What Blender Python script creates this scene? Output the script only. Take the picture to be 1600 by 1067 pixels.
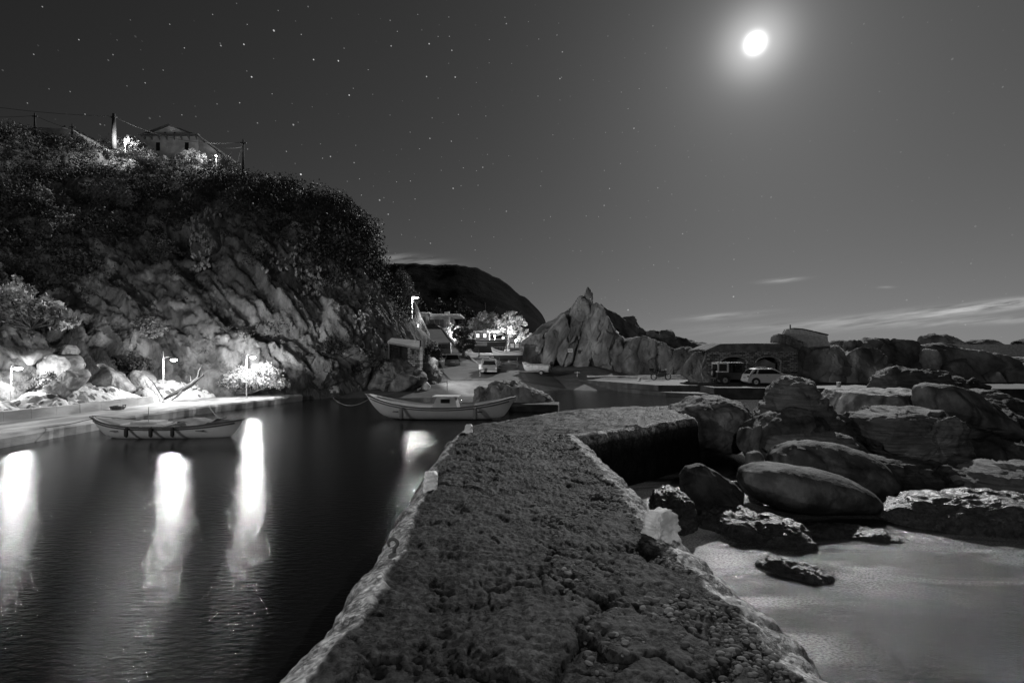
import bpy, math, random
import numpy as np
from mathutils import Vector, Matrix
R = math.radians
sc = bpy.context.scene
for o in list(bpy.data.objects): bpy.data.objects.remove(o)
col = sc.collection

# ------------------------------------------------------------------ camera, sky, moon, exposure
CZ, FPX, CX, HY = 3.2, 800.0, 800.0, 556.0          # camera height over the water; photo focal length and horizon, 1600 px wide
cam = bpy.data.cameras.new('camera'); camo = bpy.data.objects.new('camera', cam); col.objects.link(camo)
camo.location = (0, 0, CZ); camo.rotation_euler = (R(90), 0, 0)
cam.sensor_width = 36; cam.lens = 36 * FPX / 1600; cam.shift_y = (HY - 533.5) / 1600
cam.clip_start = 0.05; cam.clip_end = 6000
sc.camera = camo
MOON = Vector((380 / FPX, 1, (HY - 68) / FPX)).normalized()
MEL = math.asin(MOON.z); MAZ = math.atan2(MOON.x, MOON.y)
sun = bpy.data.lights.new('moonlight', 'SUN'); sun.energy = 2.9; sun.angle = R(0.6); sun.color = (1, 1, 1)
suno = bpy.data.objects.new('moonlight', sun); col.objects.link(suno)
suno.rotation_euler = MOON.to_track_quat('Z', 'Y').to_euler()
sc.view_settings.view_transform = 'Standard'; sc.view_settings.look = 'None'
sc.view_settings.exposure = 0; sc.view_settings.gamma = 1
SKY = 0.0150

def build_world():
    w = bpy.data.worlds.new('World'); sc.world = w; w.use_nodes = True
    nt = w.node_tree; N = nt.nodes; L = nt.links; N.clear()
    out = N.new('ShaderNodeOutputWorld'); bg = N.new('ShaderNodeBackground'); L.new(bg.outputs[0], out.inputs[0])
    def m(op, a, b=None, c=None):
        n = N.new('ShaderNodeMath'); n.operation = op
        for i, v in enumerate((a, b, c)):
            if v is None: continue
            if isinstance(v, (int, float)): n.inputs[i].default_value = v
            else: L.new(v, n.inputs[i])
        return n.outputs[0]
    sky = N.new('ShaderNodeTexSky'); sky.sky_type = 'NISHITA'; sky.sun_disc = False
    sky.sun_elevation = MEL; sky.sun_rotation = MAZ; sky.air_density = 1.0; sky.dust_density = .3; sky.ozone_density = 1.0
    bw = N.new('ShaderNodeRGBToBW'); L.new(sky.outputs[0], bw.inputs[0])
    tc = N.new('ShaderNodeTexCoord'); sp = N.new('ShaderNodeSeparateXYZ'); L.new(tc.outputs['Generated'], sp.inputs[0])
    x, y, z = sp.outputs
    yy = m('MAXIMUM', y, 0.05); u = m('DIVIDE', x, yy); v = m('DIVIDE', z, yy)
    base = m('MULTIPLY', bw.outputs[0], SKY)
    # darker towards the town side, away from the moon
    fall = m('MULTIPLY_ADD', m('MINIMUM', m('MAXIMUM', u, -1.3), 1.0), 0.26, 0.84)
    base = m('MULTIPLY', base, fall)
    # moon and the bright veil of air round it
    dp = N.new('ShaderNodeVectorMath'); dp.operation = 'DOT_PRODUCT'; L.new(tc.outputs['Generated'], dp.inputs[0]); dp.inputs[1].default_value = MOON
    ang = m('ARCCOSINE', m('MINIMUM', dp.outputs['Value'], 1.0))
    def gauss(a, wd, amp): 
        q = m('DIVIDE', a, wd); return m('MULTIPLY', m('EXPONENT', m('MULTIPLY', m('MULTIPLY', q, q), -1.0)), amp)
    glow = m('ADD', gauss(ang, 0.011, 4.0), m('ADD', gauss(ang, 0.044, 0.45), m('ADD', gauss(ang, 0.09, 0.09), gauss(ang, 0.25, 0.01))))
    base = m('ADD', base, glow)
    # thin streaks of cloud low on the right
    cn = N.new('ShaderNodeTexNoise'); cn.inputs['Scale'].default_value = 1.0; cn.inputs['Detail'].default_value = 6; cn.inputs['Roughness'].default_value = .6
    cv = N.new('ShaderNodeCombineXYZ'); L.new(m('MULTIPLY', u, 9), cv.inputs[0]); L.new(m('MULTIPLY_ADD', v, 110, m('MULTIPLY', u, -14)), cv.inputs[1])
    L.new(cv.outputs[0], cn.inputs['Vector'])
    cnoise = m('MAXIMUM', m('MULTIPLY_ADD', cn.outputs['Fac'], 3.2, -1.1), 0.0)
    for (px, py, a, b, sl, amp) in [(1500, 484, 190, 8, .10, .17), (1580, 474, 110, 6, .14, .16), (1130, 494, 62, 4, .08, .14), (1222, 438, 28, 3.2, .1, .17),
                                    (1320, 508, 230, 9, .03, .07), (645, 408, 52, 8, -.10, .15), (1385, 449, 12, 2, 0, .08), (1560, 500, 130, 5, .04, .10)]:
        du = m('SUBTRACT', u, (px - CX) / FPX); dv = m('SUBTRACT', m('SUBTRACT', v, (HY - py) / FPX), m('MULTIPLY', du, sl))
        q = m('ADD', m('POWER', m('ABSOLUTE', m('DIVIDE', du, a / FPX)), 2.0), m('POWER', m('ABSOLUTE', m('DIVIDE', dv, b / FPX)), 2.0))
        base = m('ADD', base, m('MULTIPLY', m('MULTIPLY', m('EXPONENT', m('MULTIPLY', q, -1.0)), amp * 1.5), cnoise))
    # stars, fewer near the moon
    az = m('ARCTAN2', x, y); el = m('ARCSINE', z); sv = N.new('ShaderNodeCombineXYZ'); L.new(m('MULTIPLY', az, m('COSINE', el)), sv.inputs[0]); L.new(el, sv.inputs[1])
    for (scale, rad, thr, amp) in [(34, .0007, .35, .45), (22, .0010, .6, .7), (9, .0013, .45, 1.0)]:
        vo = N.new('ShaderNodeTexVoronoi'); vo.voronoi_dimensions = '2D'; vo.inputs['Scale'].default_value = scale; L.new(sv.outputs[0], vo.inputs['Vector'])
        cs = N.new('ShaderNodeSeparateColor'); L.new(vo.outputs['Color'], cs.inputs[0])
        on = m('GREATER_THAN', cs.outputs[0], thr)
        inn = m('LESS_THAN', vo.outputs['Distance'], rad * scale)
        st = m('MULTIPLY', m('MULTIPLY', inn, on), m('MULTIPLY', m('POWER', cs.outputs[1], 2.0), amp))
        far = m('MINIMUM', m('MAXIMUM', m('MULTIPLY_ADD', u, -0.9, .65), .12), 1.0)
        base = m('ADD', base, m('MULTIPLY', st, m('MULTIPLY', far, m('GREATER_THAN', ang, .12))))
    cc = N.new('ShaderNodeCombineColor')
    for i in range(3): L.new(base, cc.inputs[i])
    L.new(cc.outputs[0], bg.inputs[0]); bg.inputs[1].default_value = 1.0
build_world()

# ------------------------------------------------------------------ helpers
rng = np.random.default_rng(7); random.seed(7)
def P(px, py, Y): return Vector(((px - CX) / FPX * Y, Y, CZ + (HY - py) / FPX * Y))
def PX(px, Y): return (px - CX) / FPX * Y
def PZ(py, Y): return CZ + (HY - py) / FPX * Y
_perm = np.random.default_rng(1).permutation(256); _perm = np.concatenate([_perm, _perm, _perm])
_gr = np.random.default_rng(2).normal(size=(256, 3)); _gr /= np.linalg.norm(_gr, axis=1)[:, None]
_jit = np.random.default_rng(3).random((256, 4))
def _h(ix, iy, iz): return _perm[_perm[_perm[ix & 255] + (iy & 255)] + (iz & 255)]
def perlin(p):
    i = np.floor(p).astype(int); f = p - i; u = f * f * f * (f * (f * 6 - 15) + 10); r = 0
    for a in (0, 1):
        for b in (0, 1):
            for c in (0, 1):
                g = _gr[_h(i[:, 0] + a, i[:, 1] + b, i[:, 2] + c)]
                d = (g * (f - np.array([a, b, c]))).sum(1)
                r = r + d * (u[:, 0] if a else 1 - u[:, 0]) * (u[:, 1] if b else 1 - u[:, 1]) * (u[:, 2] if c else 1 - u[:, 2])
    return r * 1.5
def fbm(p, o=4, rg=.5):
    r = 0; a = 1; q = np.array(p, float)
    for k in range(o): r = r + a * perlin(q); q = q * 2.03 + 17.3; a *= rg
    return r
def worley(p, facet=False):
    i = np.floor(p).astype(int); n = len(p); f1 = np.full(n, 9.); f2 = np.full(n, 9.); cid = np.zeros(n); fc = np.zeros(n)
    for a in (-1, 0, 1):
        for b in (-1, 0, 1):
            for c in (-1, 0, 1):
                j = i + np.array([a, b, c]); h = _jit[_h(j[:, 0], j[:, 1], j[:, 2])]
                d = np.sqrt(((j + h[:, :3] - p) ** 2).sum(1)); m = d < f1
                if facet: fc = np.where(m, ((p - j - h[:, :3]) * _gr[(h[:, 3] * 255.9).astype(int)]).sum(1), fc)
                f2 = np.where(m, f1, np.minimum(f2, d)); cid = np.where(m, h[:, 3], cid); f1 = np.where(m, d, f1)
    return (f1, f2, cid, fc) if facet else (f1, f2, cid)
def sstep(a, b, x): t = np.clip((x - a) / (b - a), 0, 1); return t * t * (3 - 2 * t)

def npmesh(name, V, F, mat, parent=None, smooth=True, tone=None, origin=None):
    V = np.asarray(V, float); F = np.asarray(F, int)
    org = np.zeros(3) if origin is None else np.array(origin, float)
    me = bpy.data.meshes.new(name); k = F.shape[1]
    me.vertices.add(len(V)); me.vertices.foreach_set('co', (V - org).ravel())
    me.loops.add(F.size); me.loops.foreach_set('vertex_index', F.ravel())
    me.polygons.add(len(F)); me.polygons.foreach_set('loop_start', np.arange(0, F.size, k))
    me.polygons.foreach_set('use_smooth', np.full(len(F), smooth))
    me.update(calc_edges=True)
    if tone is not None:
        at = me.attributes.new('tone', 'FLOAT', 'POINT'); at.data.foreach_set('value', np.asarray(tone, float))
    me.materials.append(mat)
    o = bpy.data.objects.new(name, me); col.objects.link(o)
    if parent is not None: o.parent = parent
    elif origin is not None: o.location = org
    return o
def gridF(n, m, wrap=False):
    """faces of an n by m vertex grid (row-major, m per row)"""
    i, j = np.meshgrid(np.arange(n - 1), np.arange(m if wrap else m - 1), indexing='ij')
    j2 = (j + 1) % m; a = i * m + j; b = i * m + j2; c = (i + 1) * m + j2; d = (i + 1) * m + j
    return np.stack([a, b, c, d], -1).reshape(-1, 4)

class MB:
    def __init__(s): s.v = []; s.f = []
    def add(s, V, F):
        b = len(s.v); s.v += [tuple(p) for p in V]; s.f += [tuple(b + i for i in f) for f in F]; return s
    def box(s, x0, x1, y0, y1, z0, z1, M=None):
        V = [(x, y, z) for x in (x0, x1) for y in (y0, y1) for z in (z0, z1)]
        if M is not None: V = [M @ Vector(p) for p in V]
        return s.add(V, [(0, 1, 3, 2), (4, 6, 7, 5), (0, 4, 5, 1), (2, 3, 7, 6), (0, 2, 6, 4), (1, 5, 7, 3)])
    def tube(s, pts, rad, n=8, cap=True):
        pts = [Vector(p) for p in pts]
        rad = rad if isinstance(rad, (list, tuple)) else [rad] * len(pts); V = []; F = []
        for k, p in enumerate(pts):
            d = (pts[min(k + 1, len(pts) - 1)] - pts[max(k - 1, 0)]).normalized()
            a = d.orthogonal().normalized() if k == 0 else (a - d * a.dot(d)).normalized()
            b = d.cross(a)
            V += [p + (a * math.cos(2 * math.pi * i / n) + b * math.sin(2 * math.pi * i / n)) * rad[k] for i in range(n)]
        for k in range(len(pts) - 1):
            F += [(k * n + i, k * n + (i + 1) % n, (k + 1) * n + (i + 1) % n, (k + 1) * n + i) for i in range(n)]
        if cap: F += [tuple(range(n - 1, -1, -1)), tuple((len(pts) - 1) * n + i for i in range(n))]
        return s.add(V, F)
    def prism(s, poly, y0, y1, axis='y'):
        """extrude an (x,z) polygon between y0 and y1"""
        n = len(poly); V = [(x, y0, z) for x, z in poly] + [(x, y1, z) for x, z in poly]
        F = [tuple(range(n)), tuple(range(2 * n - 1, n - 1, -1))] + [(i, (i + 1) % n + 0, (i + 1) % n + n, i + n)[::-1] for i in range(n)]
        return s.add(V, F)
    def build(s, name, mat, parent=None, loc=None, smooth=False):
        me = bpy.data.meshes.new(name); me.from_pydata(s.v, [], s.f)
        import bmesh
        bm = bmesh.new(); bm.from_mesh(me); bmesh.ops.recalc_face_normals(bm, faces=bm.faces); bm.to_mesh(me); bm.free()
        me.polygons.foreach_set('use_smooth', [smooth] * len(me.polygons)); me.materials.append(mat)
        o = bpy.data.objects.new(name, me); col.objects.link(o)
        if parent is not None: o.parent = parent
        if loc is not None: o.location = loc
        return o
def empty(name, loc, rz=0):
    o = bpy.data.objects.new(name, None); col.objects.link(o); o.location = loc; o.rotation_euler = (0, 0, rz); o.empty_display_size = .2
    return o
def tag(o, label=None, cat=None, group=None, kind=None):
    if label: o['label'] = label
    if cat: o['category'] = cat
    if group: o['group'] = group
    if kind: o['kind'] = kind
    return o
def struct(o): o['kind'] = 'structure'; return o

# ------------------------------------------------------------------ materials (all neutral greys)
def nodes_mat(name):
    m = bpy.data.materials.new(name); m.use_nodes = True; nt = m.node_tree
    return m, nt.nodes, nt.links, nt.nodes['Principled BSDF']
def g3(v): return (v, v, v, 1)
def mat(name, lo, hi=None, scale=3.0, rough=.8, bump=0.0, bscale=None, detail=6, stretch=(1, 1, 1), rot=(0, 0, 0), spec=.3, tone=False,
        crack=0.0, cscale=1.0, wet=0.0, agg=0, tide=False, dist=.05, metal=0.0, spots=0.0, sscale=8.0):
    m, N, L, pb = nodes_mat(name); hi = lo if hi is None else hi
    pb.inputs['Roughness'].default_value = rough; pb.inputs['Specular IOR Level'].default_value = spec; pb.inputs['Metallic'].default_value = metal
    tc = N.new('ShaderNodeTexCoord'); mp = N.new('ShaderNodeMapping'); L.new(tc.outputs['Object'], mp.inputs[0])
    mp.inputs['Scale'].default_value = stretch; mp.inputs['Rotation'].default_value = rot
    no = N.new('ShaderNodeTexNoise'); no.inputs['Scale'].default_value = scale; no.inputs['Detail'].default_value = detail; no.inputs['Roughness'].default_value = .62
    L.new(mp.outputs[0], no.inputs['Vector'])
    cr = N.new('ShaderNodeValToRGB'); cr.color_ramp.elements[0].position = .3; cr.color_ramp.elements[1].position = .7
    cr.color_ramp.elements[0].color = g3(lo); cr.color_ramp.elements[1].color = g3(hi); L.new(no.outputs['Fac'], cr.inputs[0])
    c = cr.outputs[0]
    def mul(a, b):
        n = N.new('ShaderNodeMix'); n.data_type = 'RGBA'; n.blend_type = 'MULTIPLY'; n.inputs[0].default_value = 1
        L.new(a, n.inputs[6]); L.new(b, n.inputs[7]); return n.outputs[2]
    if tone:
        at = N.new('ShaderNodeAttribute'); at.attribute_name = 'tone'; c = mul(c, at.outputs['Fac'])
    if spots:
        v = N.new('ShaderNodeTexNoise'); v.inputs['Scale'].default_value = sscale; v.inputs['Detail'].default_value = 3; L.new(mp.outputs[0], v.inputs['Vector'])
        r2 = N.new('ShaderNodeValToRGB'); r2.color_ramp.elements[0].position = .42; r2.color_ramp.elements[1].position = .6
        r2.color_ramp.elements[0].color = g3(1 - spots); r2.color_ramp.elements[1].color = g3(1); L.new(v.outputs['Fac'], r2.inputs[0]); c = mul(c, r2.outputs[0])
    if tide:
        ge = N.new('ShaderNodeNewGeometry'); sz = N.new('ShaderNodeSeparateXYZ'); L.new(ge.outputs['Position'], sz.inputs[0])
        az_ = N.new('ShaderNodeMath'); az_.operation = 'MULTIPLY_ADD'; L.new(no.outputs['Fac'], az_.inputs[0]); az_.inputs[1].default_value = .7; L.new(sz.outputs[2], az_.inputs[2])
        r6 = N.new('ShaderNodeMapRange'); r6.interpolation_type = 'SMOOTHSTEP'; L.new(az_.outputs[0], r6.inputs[0]); r6.inputs[1].default_value = .55; r6.inputs[2].default_value = .95; r6.inputs[3].default_value = .25; c = mul(c, r6.outputs[0])
    h = None
    if bump:
        nb = N.new('ShaderNodeTexNoise'); nb.inputs['Scale'].default_value = bscale or scale * 3; nb.inputs['Detail'].default_value = 8; nb.inputs['Roughness'].default_value = .68
        L.new(mp.outputs[0], nb.inputs['Vector']); h = nb.outputs['Fac']
        if crack:
            vo = N.new('ShaderNodeTexVoronoi'); vo.feature = 'DISTANCE_TO_EDGE'; vo.inputs['Scale'].default_value = cscale
            wv = N.new('ShaderNodeMix'); wv.data_type = 'RGBA'; wv.blend_type = 'LINEAR_LIGHT'; wv.inputs[0].default_value = .25
            L.new(mp.outputs[0], wv.inputs[6]); L.new(no.outputs['Color'], wv.inputs[7]); L.new(wv.outputs[2], vo.inputs['Vector'])
            rr = N.new('ShaderNodeValToRGB'); rr.color_ramp.elements[0].position = .0; rr.color_ramp.elements[1].position = .045
            L.new(vo.outputs['Distance'], rr.inputs[0])
            ad = N.new('ShaderNodeMath'); ad.operation = 'MULTIPLY_ADD'; L.new(rr.outputs[0], ad.inputs[0]); ad.inputs[1].default_value = crack; L.new(h, ad.inputs[2]); h = ad.outputs[0]
            r3 = N.new('ShaderNodeMapRange'); r3.inputs['To Min'].default_value = .35; L.new(rr.outputs[0], r3.inputs[0]); c = mul(c, r3.outputs[0])
        if agg:
            va = N.new('ShaderNodeTexVoronoi'); va.inputs['Scale'].default_value = agg; L.new(mp.outputs[0], va.inputs['Vector'])
            sc_ = N.new('ShaderNodeSeparateColor'); L.new(va.outputs['Color'], sc_.inputs[0])
            r4 = N.new('ShaderNodeMapRange'); r4.inputs['To Min'].default_value = .45; r4.inputs['To Max'].default_value = 1.5; L.new(sc_.outputs[0], r4.inputs[0]); c = mul(c, r4.outputs[0])
            a2 = N.new('ShaderNodeMath'); a2.operation = 'MULTIPLY_ADD'; L.new(va.outputs['Distance'], a2.inputs[0]); a2.inputs[1].default_value = -.22; L.new(h, a2.inputs[2]); h = a2.outputs[0]
        b = N.new('ShaderNodeBump'); b.inputs['Strength'].default_value = bump; b.inputs['Distance'].default_value = dist
        L.new(h, b.inputs['Height']); L.new(b.outputs[0], pb.inputs['Normal'])
    L.new(c, pb.inputs['Base Color'])
    return m
def emit(name, s):
    m, N, L, pb = nodes_mat(name); pb.inputs['Emission Color'].default_value = (1, 1, 1, 1); pb.inputs['Emission Strength'].default_value = s
    pb.inputs['Base Color'].default_value = g3(.8); return m
def glass(name, v=.01):
    m, N, L, pb = nodes_mat(name); pb.inputs['Base Color'].default_value = g3(v); pb.inputs['Roughness'].default_value = .08; return m

M = {}
M['jetty'] = mat('jetty concrete', .028, .062, 16, .62, .8, 30, tone=True, crack=.4, cscale=1.6, dist=.022, spots=.35, sscale=22, agg=30, spec=.06)
M['cliff'] = mat('cliff rock', .11, .44, .6, .85, 1.0, 2.2, stretch=(1, 1, .45), rot=(0, R(35), 0), tone=True, dist=.35, spots=.35, sscale=1.3, spec=.12)
M['rock'] = mat('granite', .08, .23, 1.1, .8, 1.0, 7, tone=True, dist=.05, spots=.45, sscale=2.2, crack=.5, cscale=.35, tide=True)
M['strata'] = mat('banded rock', .07, .27, 1.6, .8, 1.0, 4.0, tide=True, stretch=(.45, .45, 4.5), rot=(0, R(7), 0), tone=True, dist=.12, spots=.3, sscale=2)
M['wet'] = mat('wet seaweed rock', .02, .05, 4, .3, 1.0, 26, tone=True, spec=.35, dist=.05, agg=22)
M['ridge'] = mat('ridge rock', .13, .34, .5, .85, .9, 1.5, stretch=(1, 1, .5), rot=(0, R(-30), 0), tone=True, dist=.25, spots=.35, sscale=.5, spec=.12)
M['sand'] = mat('gravel sand', .07, .15, 1.2, .9, .8, 12, dist=.06)
M['road'] = mat('worn asphalt', .045, .08, .5, .8, .4, 14, dist=.02)
M['quay'] = mat('worn quay concrete', .34, .6, 1.1, .7, .5, 10, stretch=(1, .35, 1), rot=(0, 0, R(-12)), spots=.4, sscale=1.5, dist=.03)
M['quay_dark'] = mat('quay concrete', .05, .11, .8, .8, .6, 6, spots=.4, sscale=1.2, dist=.05)
M['concrete'] = mat('old concrete', .18, .30, 1.2, .8, .5, 10, dist=.03)
M['white'] = mat('white paint', .62, .78, 3, .6, .3, 20, dist=.01, spots=.2, sscale=4)
M['whitewall'] = mat('whitewashed wall', .38, .55, .6, .8, .5, 7, spots=.3, sscale=1.0, dist=.03)
M['metal'] = mat('grey metal', .25, .3, 5, .45, spec=.5)
M['darkmetal'] = mat('dark iron', .05, .09, 8, .6, .4, 30, dist=.01)
M['wood'] = mat('weathered wood', .09, .18, 3, .8, .6, 8, stretch=(6, 1, 1), dist=.02)
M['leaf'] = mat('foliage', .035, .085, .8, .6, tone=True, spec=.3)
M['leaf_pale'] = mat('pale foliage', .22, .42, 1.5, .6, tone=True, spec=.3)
M['bark'] = mat('bark', .10, .2, 3, .9, .6, 12)
M['paintw'] = mat('white car paint', .62, .66, 1, .3, spec=.5)
M['paintd'] = mat('dark car paint', .03, .04, 1, .3, spec=.5)
M['paintg'] = mat('grey car paint', .12, .15, 1, .35, spec=.5)
M['rubber'] = mat('rubber', .02, .03, 6, .8)
M['glass'] = glass('window glass')
M['boatw'] = mat('boat paint white', .48, .58, 1.2, .5, .1, 8)
M['boatd'] = mat('boat paint dark', .05, .08, 2, .6)
M['canvas'] = mat('canvas', .14, .22, 2, .9, .4, 6, dist=.03)
M['hill'] = mat('far hill scrub', .022, .045, .03, 1.0, .5, .12, dist=2, spec=0)
M['lamp'] = emit('lamp glow', 12)
M['litwin'] = emit('lit window', 1.2)

def water_mat():
    m, N, L, pb = nodes_mat('sea water')
    tc = N.new('ShaderNodeTexCoord'); sp = N.new('ShaderNodeSeparateXYZ'); L.new(tc.outputs['Object'], sp.inputs[0])
    def mr(v, a, b, c=0, d=1):
        n = N.new('ShaderNodeMapRange'); n.interpolation_type = 'SMOOTHSTEP'; L.new(v, n.inputs[0])
        for k, q in zip((1, 2, 3, 4), (a, b, c, d)): n.inputs[k].default_value = q
        return n.outputs[0]
    def mm(op, a, b):
        n = N.new('ShaderNodeMath'); n.operation = op
        for i, v in enumerate((a, b)):
            if isinstance(v, (int, float)): n.inputs[i].default_value = v
            else: L.new(v, n.inputs[i])
        return n.outputs[0]
    # open sea side of the jetty is stirred up: milky foam close in, thinning out to the right
    sea = mm('MULTIPLY', mr(sp.outputs[0], 1.2, 2.0), mr(sp.outputs[1], 14.5, 12.0))
    n1 = N.new('ShaderNodeTexNoise'); n1.inputs['Scale'].default_value = .8; n1.inputs['Detail'].default_value = 6; n1.inputs['Distortion'].default_value = .9
    m0 = N.new('ShaderNodeMapping'); m0.inputs['Rotation'].default_value = (0, 0, R(35)); m0.inputs['Scale'].default_value = (.45, 1.5, 1); L.new(tc.outputs['Object'], m0.inputs[0]); L.new(m0.outputs[0], n1.inputs['Vector'])
    d = mm('SUBTRACT', sp.outputs[0], mm('MULTIPLY', sp.outputs[1], .42))
    near = mr(d, 1.9, -.5)
    far = mr(mm('ABSOLUTE', mm('SUBTRACT', sp.outputs[1], 8.6), 0), 2.6, .3)
    foam = mm('MULTIPLY', sea, mm('MULTIPLY', mm('MAXIMUM', near, mm('MULTIPLY', far, .45)), mr(n1.outputs['Fac'], .36, .60, .12, 1.0)))
    n2 = N.new('ShaderNodeTexNoise'); n2.inputs['Scale'].default_value = 24; n2.inputs['Detail'].default_value = 4; n2.inputs['Roughness'].default_value = .7
    mp = N.new('ShaderNodeMapping'); mp.inputs['Scale'].default_value = (1, 1.8, 1); mp.inputs['Rotation'].default_value = (0, 0, R(25))
    L.new(tc.outputs['Object'], mp.inputs[0]); L.new(mp.outputs[0], n2.inputs['Vector'])
    foam = mm('MULTIPLY', foam, mr(n2.outputs['Fac'], .35, .65, .25, 1.0))
    cm = N.new('ShaderNodeMix'); cm.data_type = 'RGBA'; L.new(foam, cm.inputs[0]); cm.inputs[6].default_value = g3(.004); cm.inputs[7].default_value = g3(.85)
    L.new(cm.outputs[2], pb.inputs['Base Color'])
    ro = N.new('ShaderNodeMix'); ro.data_type = 'FLOAT'; L.new(sea, ro.inputs[0]); ro.inputs[2].default_value = .105; ro.inputs[3].default_value = .09
    L.new(ro.outputs[0], pb.inputs['Roughness']); pb.inputs['IOR'].default_value = 1.33; sl_ = N.new('ShaderNodeMix'); sl_.data_type = 'FLOAT'; L.new(sea, sl_.inputs[0]); sl_.inputs[2].default_value = .5; sl_.inputs[3].default_value = .2; L.new(sl_.outputs[0], pb.inputs['Specular IOR Level'])
    nb = N.new('ShaderNodeTexNoise'); nb.inputs['Scale'].default_value = 6.5; nb.inputs['Detail'].default_value = 5; nb.inputs['Roughness'].default_value = .6
    m2 = N.new('ShaderNodeMapping'); m2.inputs['Scale'].default_value = (.8, 2.0, 1); L.new(tc.outputs['Object'], m2.inputs[0]); L.new(m2.outputs[0], nb.inputs['Vector'])
    b1 = N.new('ShaderNodeBump'); b1.inputs['Distance'].default_value = .02; L.new(nb.outputs['Fac'], b1.inputs['Height'])
    bs = N.new('ShaderNodeMix'); bs.data_type = 'FLOAT'; L.new(sea, bs.inputs[0]); bs.inputs[2].default_value = .5; bs.inputs[3].default_value = .9; L.new(bs.outputs[0], b1.inputs['Strength'])
    b2 = N.new('ShaderNodeBump'); b2.inputs['Distance'].default_value = .016; L.new(n2.outputs['Fac'], b2.inputs['Height']); L.new(mm('MULTIPLY', sea, .8), b2.inputs['Strength'])
    L.new(b1.outputs[0], b2.inputs['Normal']); L.new(b2.outputs[0], pb.inputs['Normal'])
    return m
M['water'] = water_mat()

def lamp_light(name, loc, watts, rad=.12, parent=None):
    l = bpy.data.lights.new(name, 'POINT'); l.energy = watts; l.shadow_soft_size = rad; l.color = (1, 1, 1)
    o = bpy.data.objects.new(name, l); col.objects.link(o); o.location = loc
    if parent is not None: o.parent = parent
    return o

# ------------------------------------------------------------------ water, ground, quays
w = MB(); w.add([(-3000, -400, 0), (3000, -400, 0), (3000, 5000, 0), (-3000, 5000, 0)], [(0, 1, 2, 3)])
struct(w.build('water', M['water']))
sb = MB(); sb.add([(-3000, -400, -2.5), (3000, -400, -2.5), (3000, 5000, -2.5), (-3000, 5000, -2.5)], [(0, 1, 2, 3)])
struct(sb.build('seabed', M['sand']))

SHX = [-60, -22, -15, -5, -1, 2, 5, 8, 13, 15, 60]
SHY = [34, 36, 36.3, 37.2, 40, 43.5, 46.5, 45.0, 43.5, 42, 42]
GY = [30, 36, 42, 50, 55, 58, 62, 66, 80, 95, 140, 200]
GZ = [.1, .35, .7, .86, 1.6, 1.98, 2.4, 2.8, 3.7, 5.2, 8, 10]
def ground_z(x, y):
    g = np.interp(y, GY, GZ); w = sstep(16, 8, x); g = g * w + .74 * (1 - w)
    s = -.35 + (y - np.interp(x, SHX, SHY)) * .16
    return np.minimum(g, s)
def make_ground():
    nx, ny = 260, 260
    xs = np.linspace(-30, 75, nx); ys = 35 + (np.linspace(0, 1, ny) ** 1.5) * 150
    X, Y = np.meshgrid(xs, ys); Z = ground_z(X, Y)
    p = np.stack([X.ravel() * .35, Y.ravel() * .35, 0 * X.ravel()], 1)
    Z = Z.ravel() + fbm(p, 4) * .07 * sstep(60, 42, Y.ravel())
    struct(npmesh('ground', np.stack([X.ravel(), Y.ravel(), Z], 1), gridF(ny, nx), M['sand']))
make_ground()

def slab(name, poly, z0, z1, mat_, kind='structure', bevel=.04):
    n = len(poly); b = MB()
    V = [(x, y, z0) for x, y in poly] + [(x, y, z1) for x, y in poly]
    b.add(V, [tuple(range(n))[::-1], tuple(range(n, 2 * n))] + [(i, (i + 1) % n, (i + 1) % n + n, i + n) for i in range(n)])
    o = b.build(name, mat_)
    if bevel:
        mo = o.modifiers.new('bevel', 'BEVEL'); mo.width = bevel; mo.segments = 2; mo.limit_method = 'ANGLE'
    if kind: o['kind'] = kind
    return o
# long low quay on the harbour's left side
QF = [(-19.2, 6), (-18.6, 12), (-17.7, 17.6), (-17.9, 22.2), (-17.2, 27.5), (-15.6, 34.2), (-14.9, 36.4)]
def make_quay():
    pts = []
    for (a, b) in zip(QF[:-1], QF[1:]):
        k = max(2, int(math.dist(a, b) / .25))
        for i in range(k): t = i / k; pts.append((a[0] + (b[0] - a[0]) * t, a[1] + (b[1] - a[1]) * t))
    pts.append(QF[-1]); pts = np.array(pts)
    p3 = np.stack([pts[:, 0], pts[:, 1], 0 * pts[:, 0]], 1)
    e = fbm(p3 * 1.3, 4) * .09
    rows = []
    for (dx, z, a) in [(.1, -1.2, 1), (.0, .0, 1), (.03, .33, 1), (-.02, .42, .6), (-.12, .455, .3), (-1.5, .46, 0), (-4, .47, 0), (-30, .5, 0)]:
        rows.append(np.stack([pts[:, 0] + dx + e * a, pts[:, 1], np.full(len(pts), z) + fbm(p3 * 2 + dx, 3) * .02], 1))
    V = np.concatenate(rows); struct(npmesh('quay', V, gridF(len(rows), len(pts)), M['quay'], smooth=False))
    b = MB(); a, c = Vector((-21.6, 12, 0)), Vector((-20.3, 29.3, 0))
make_quay()
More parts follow.
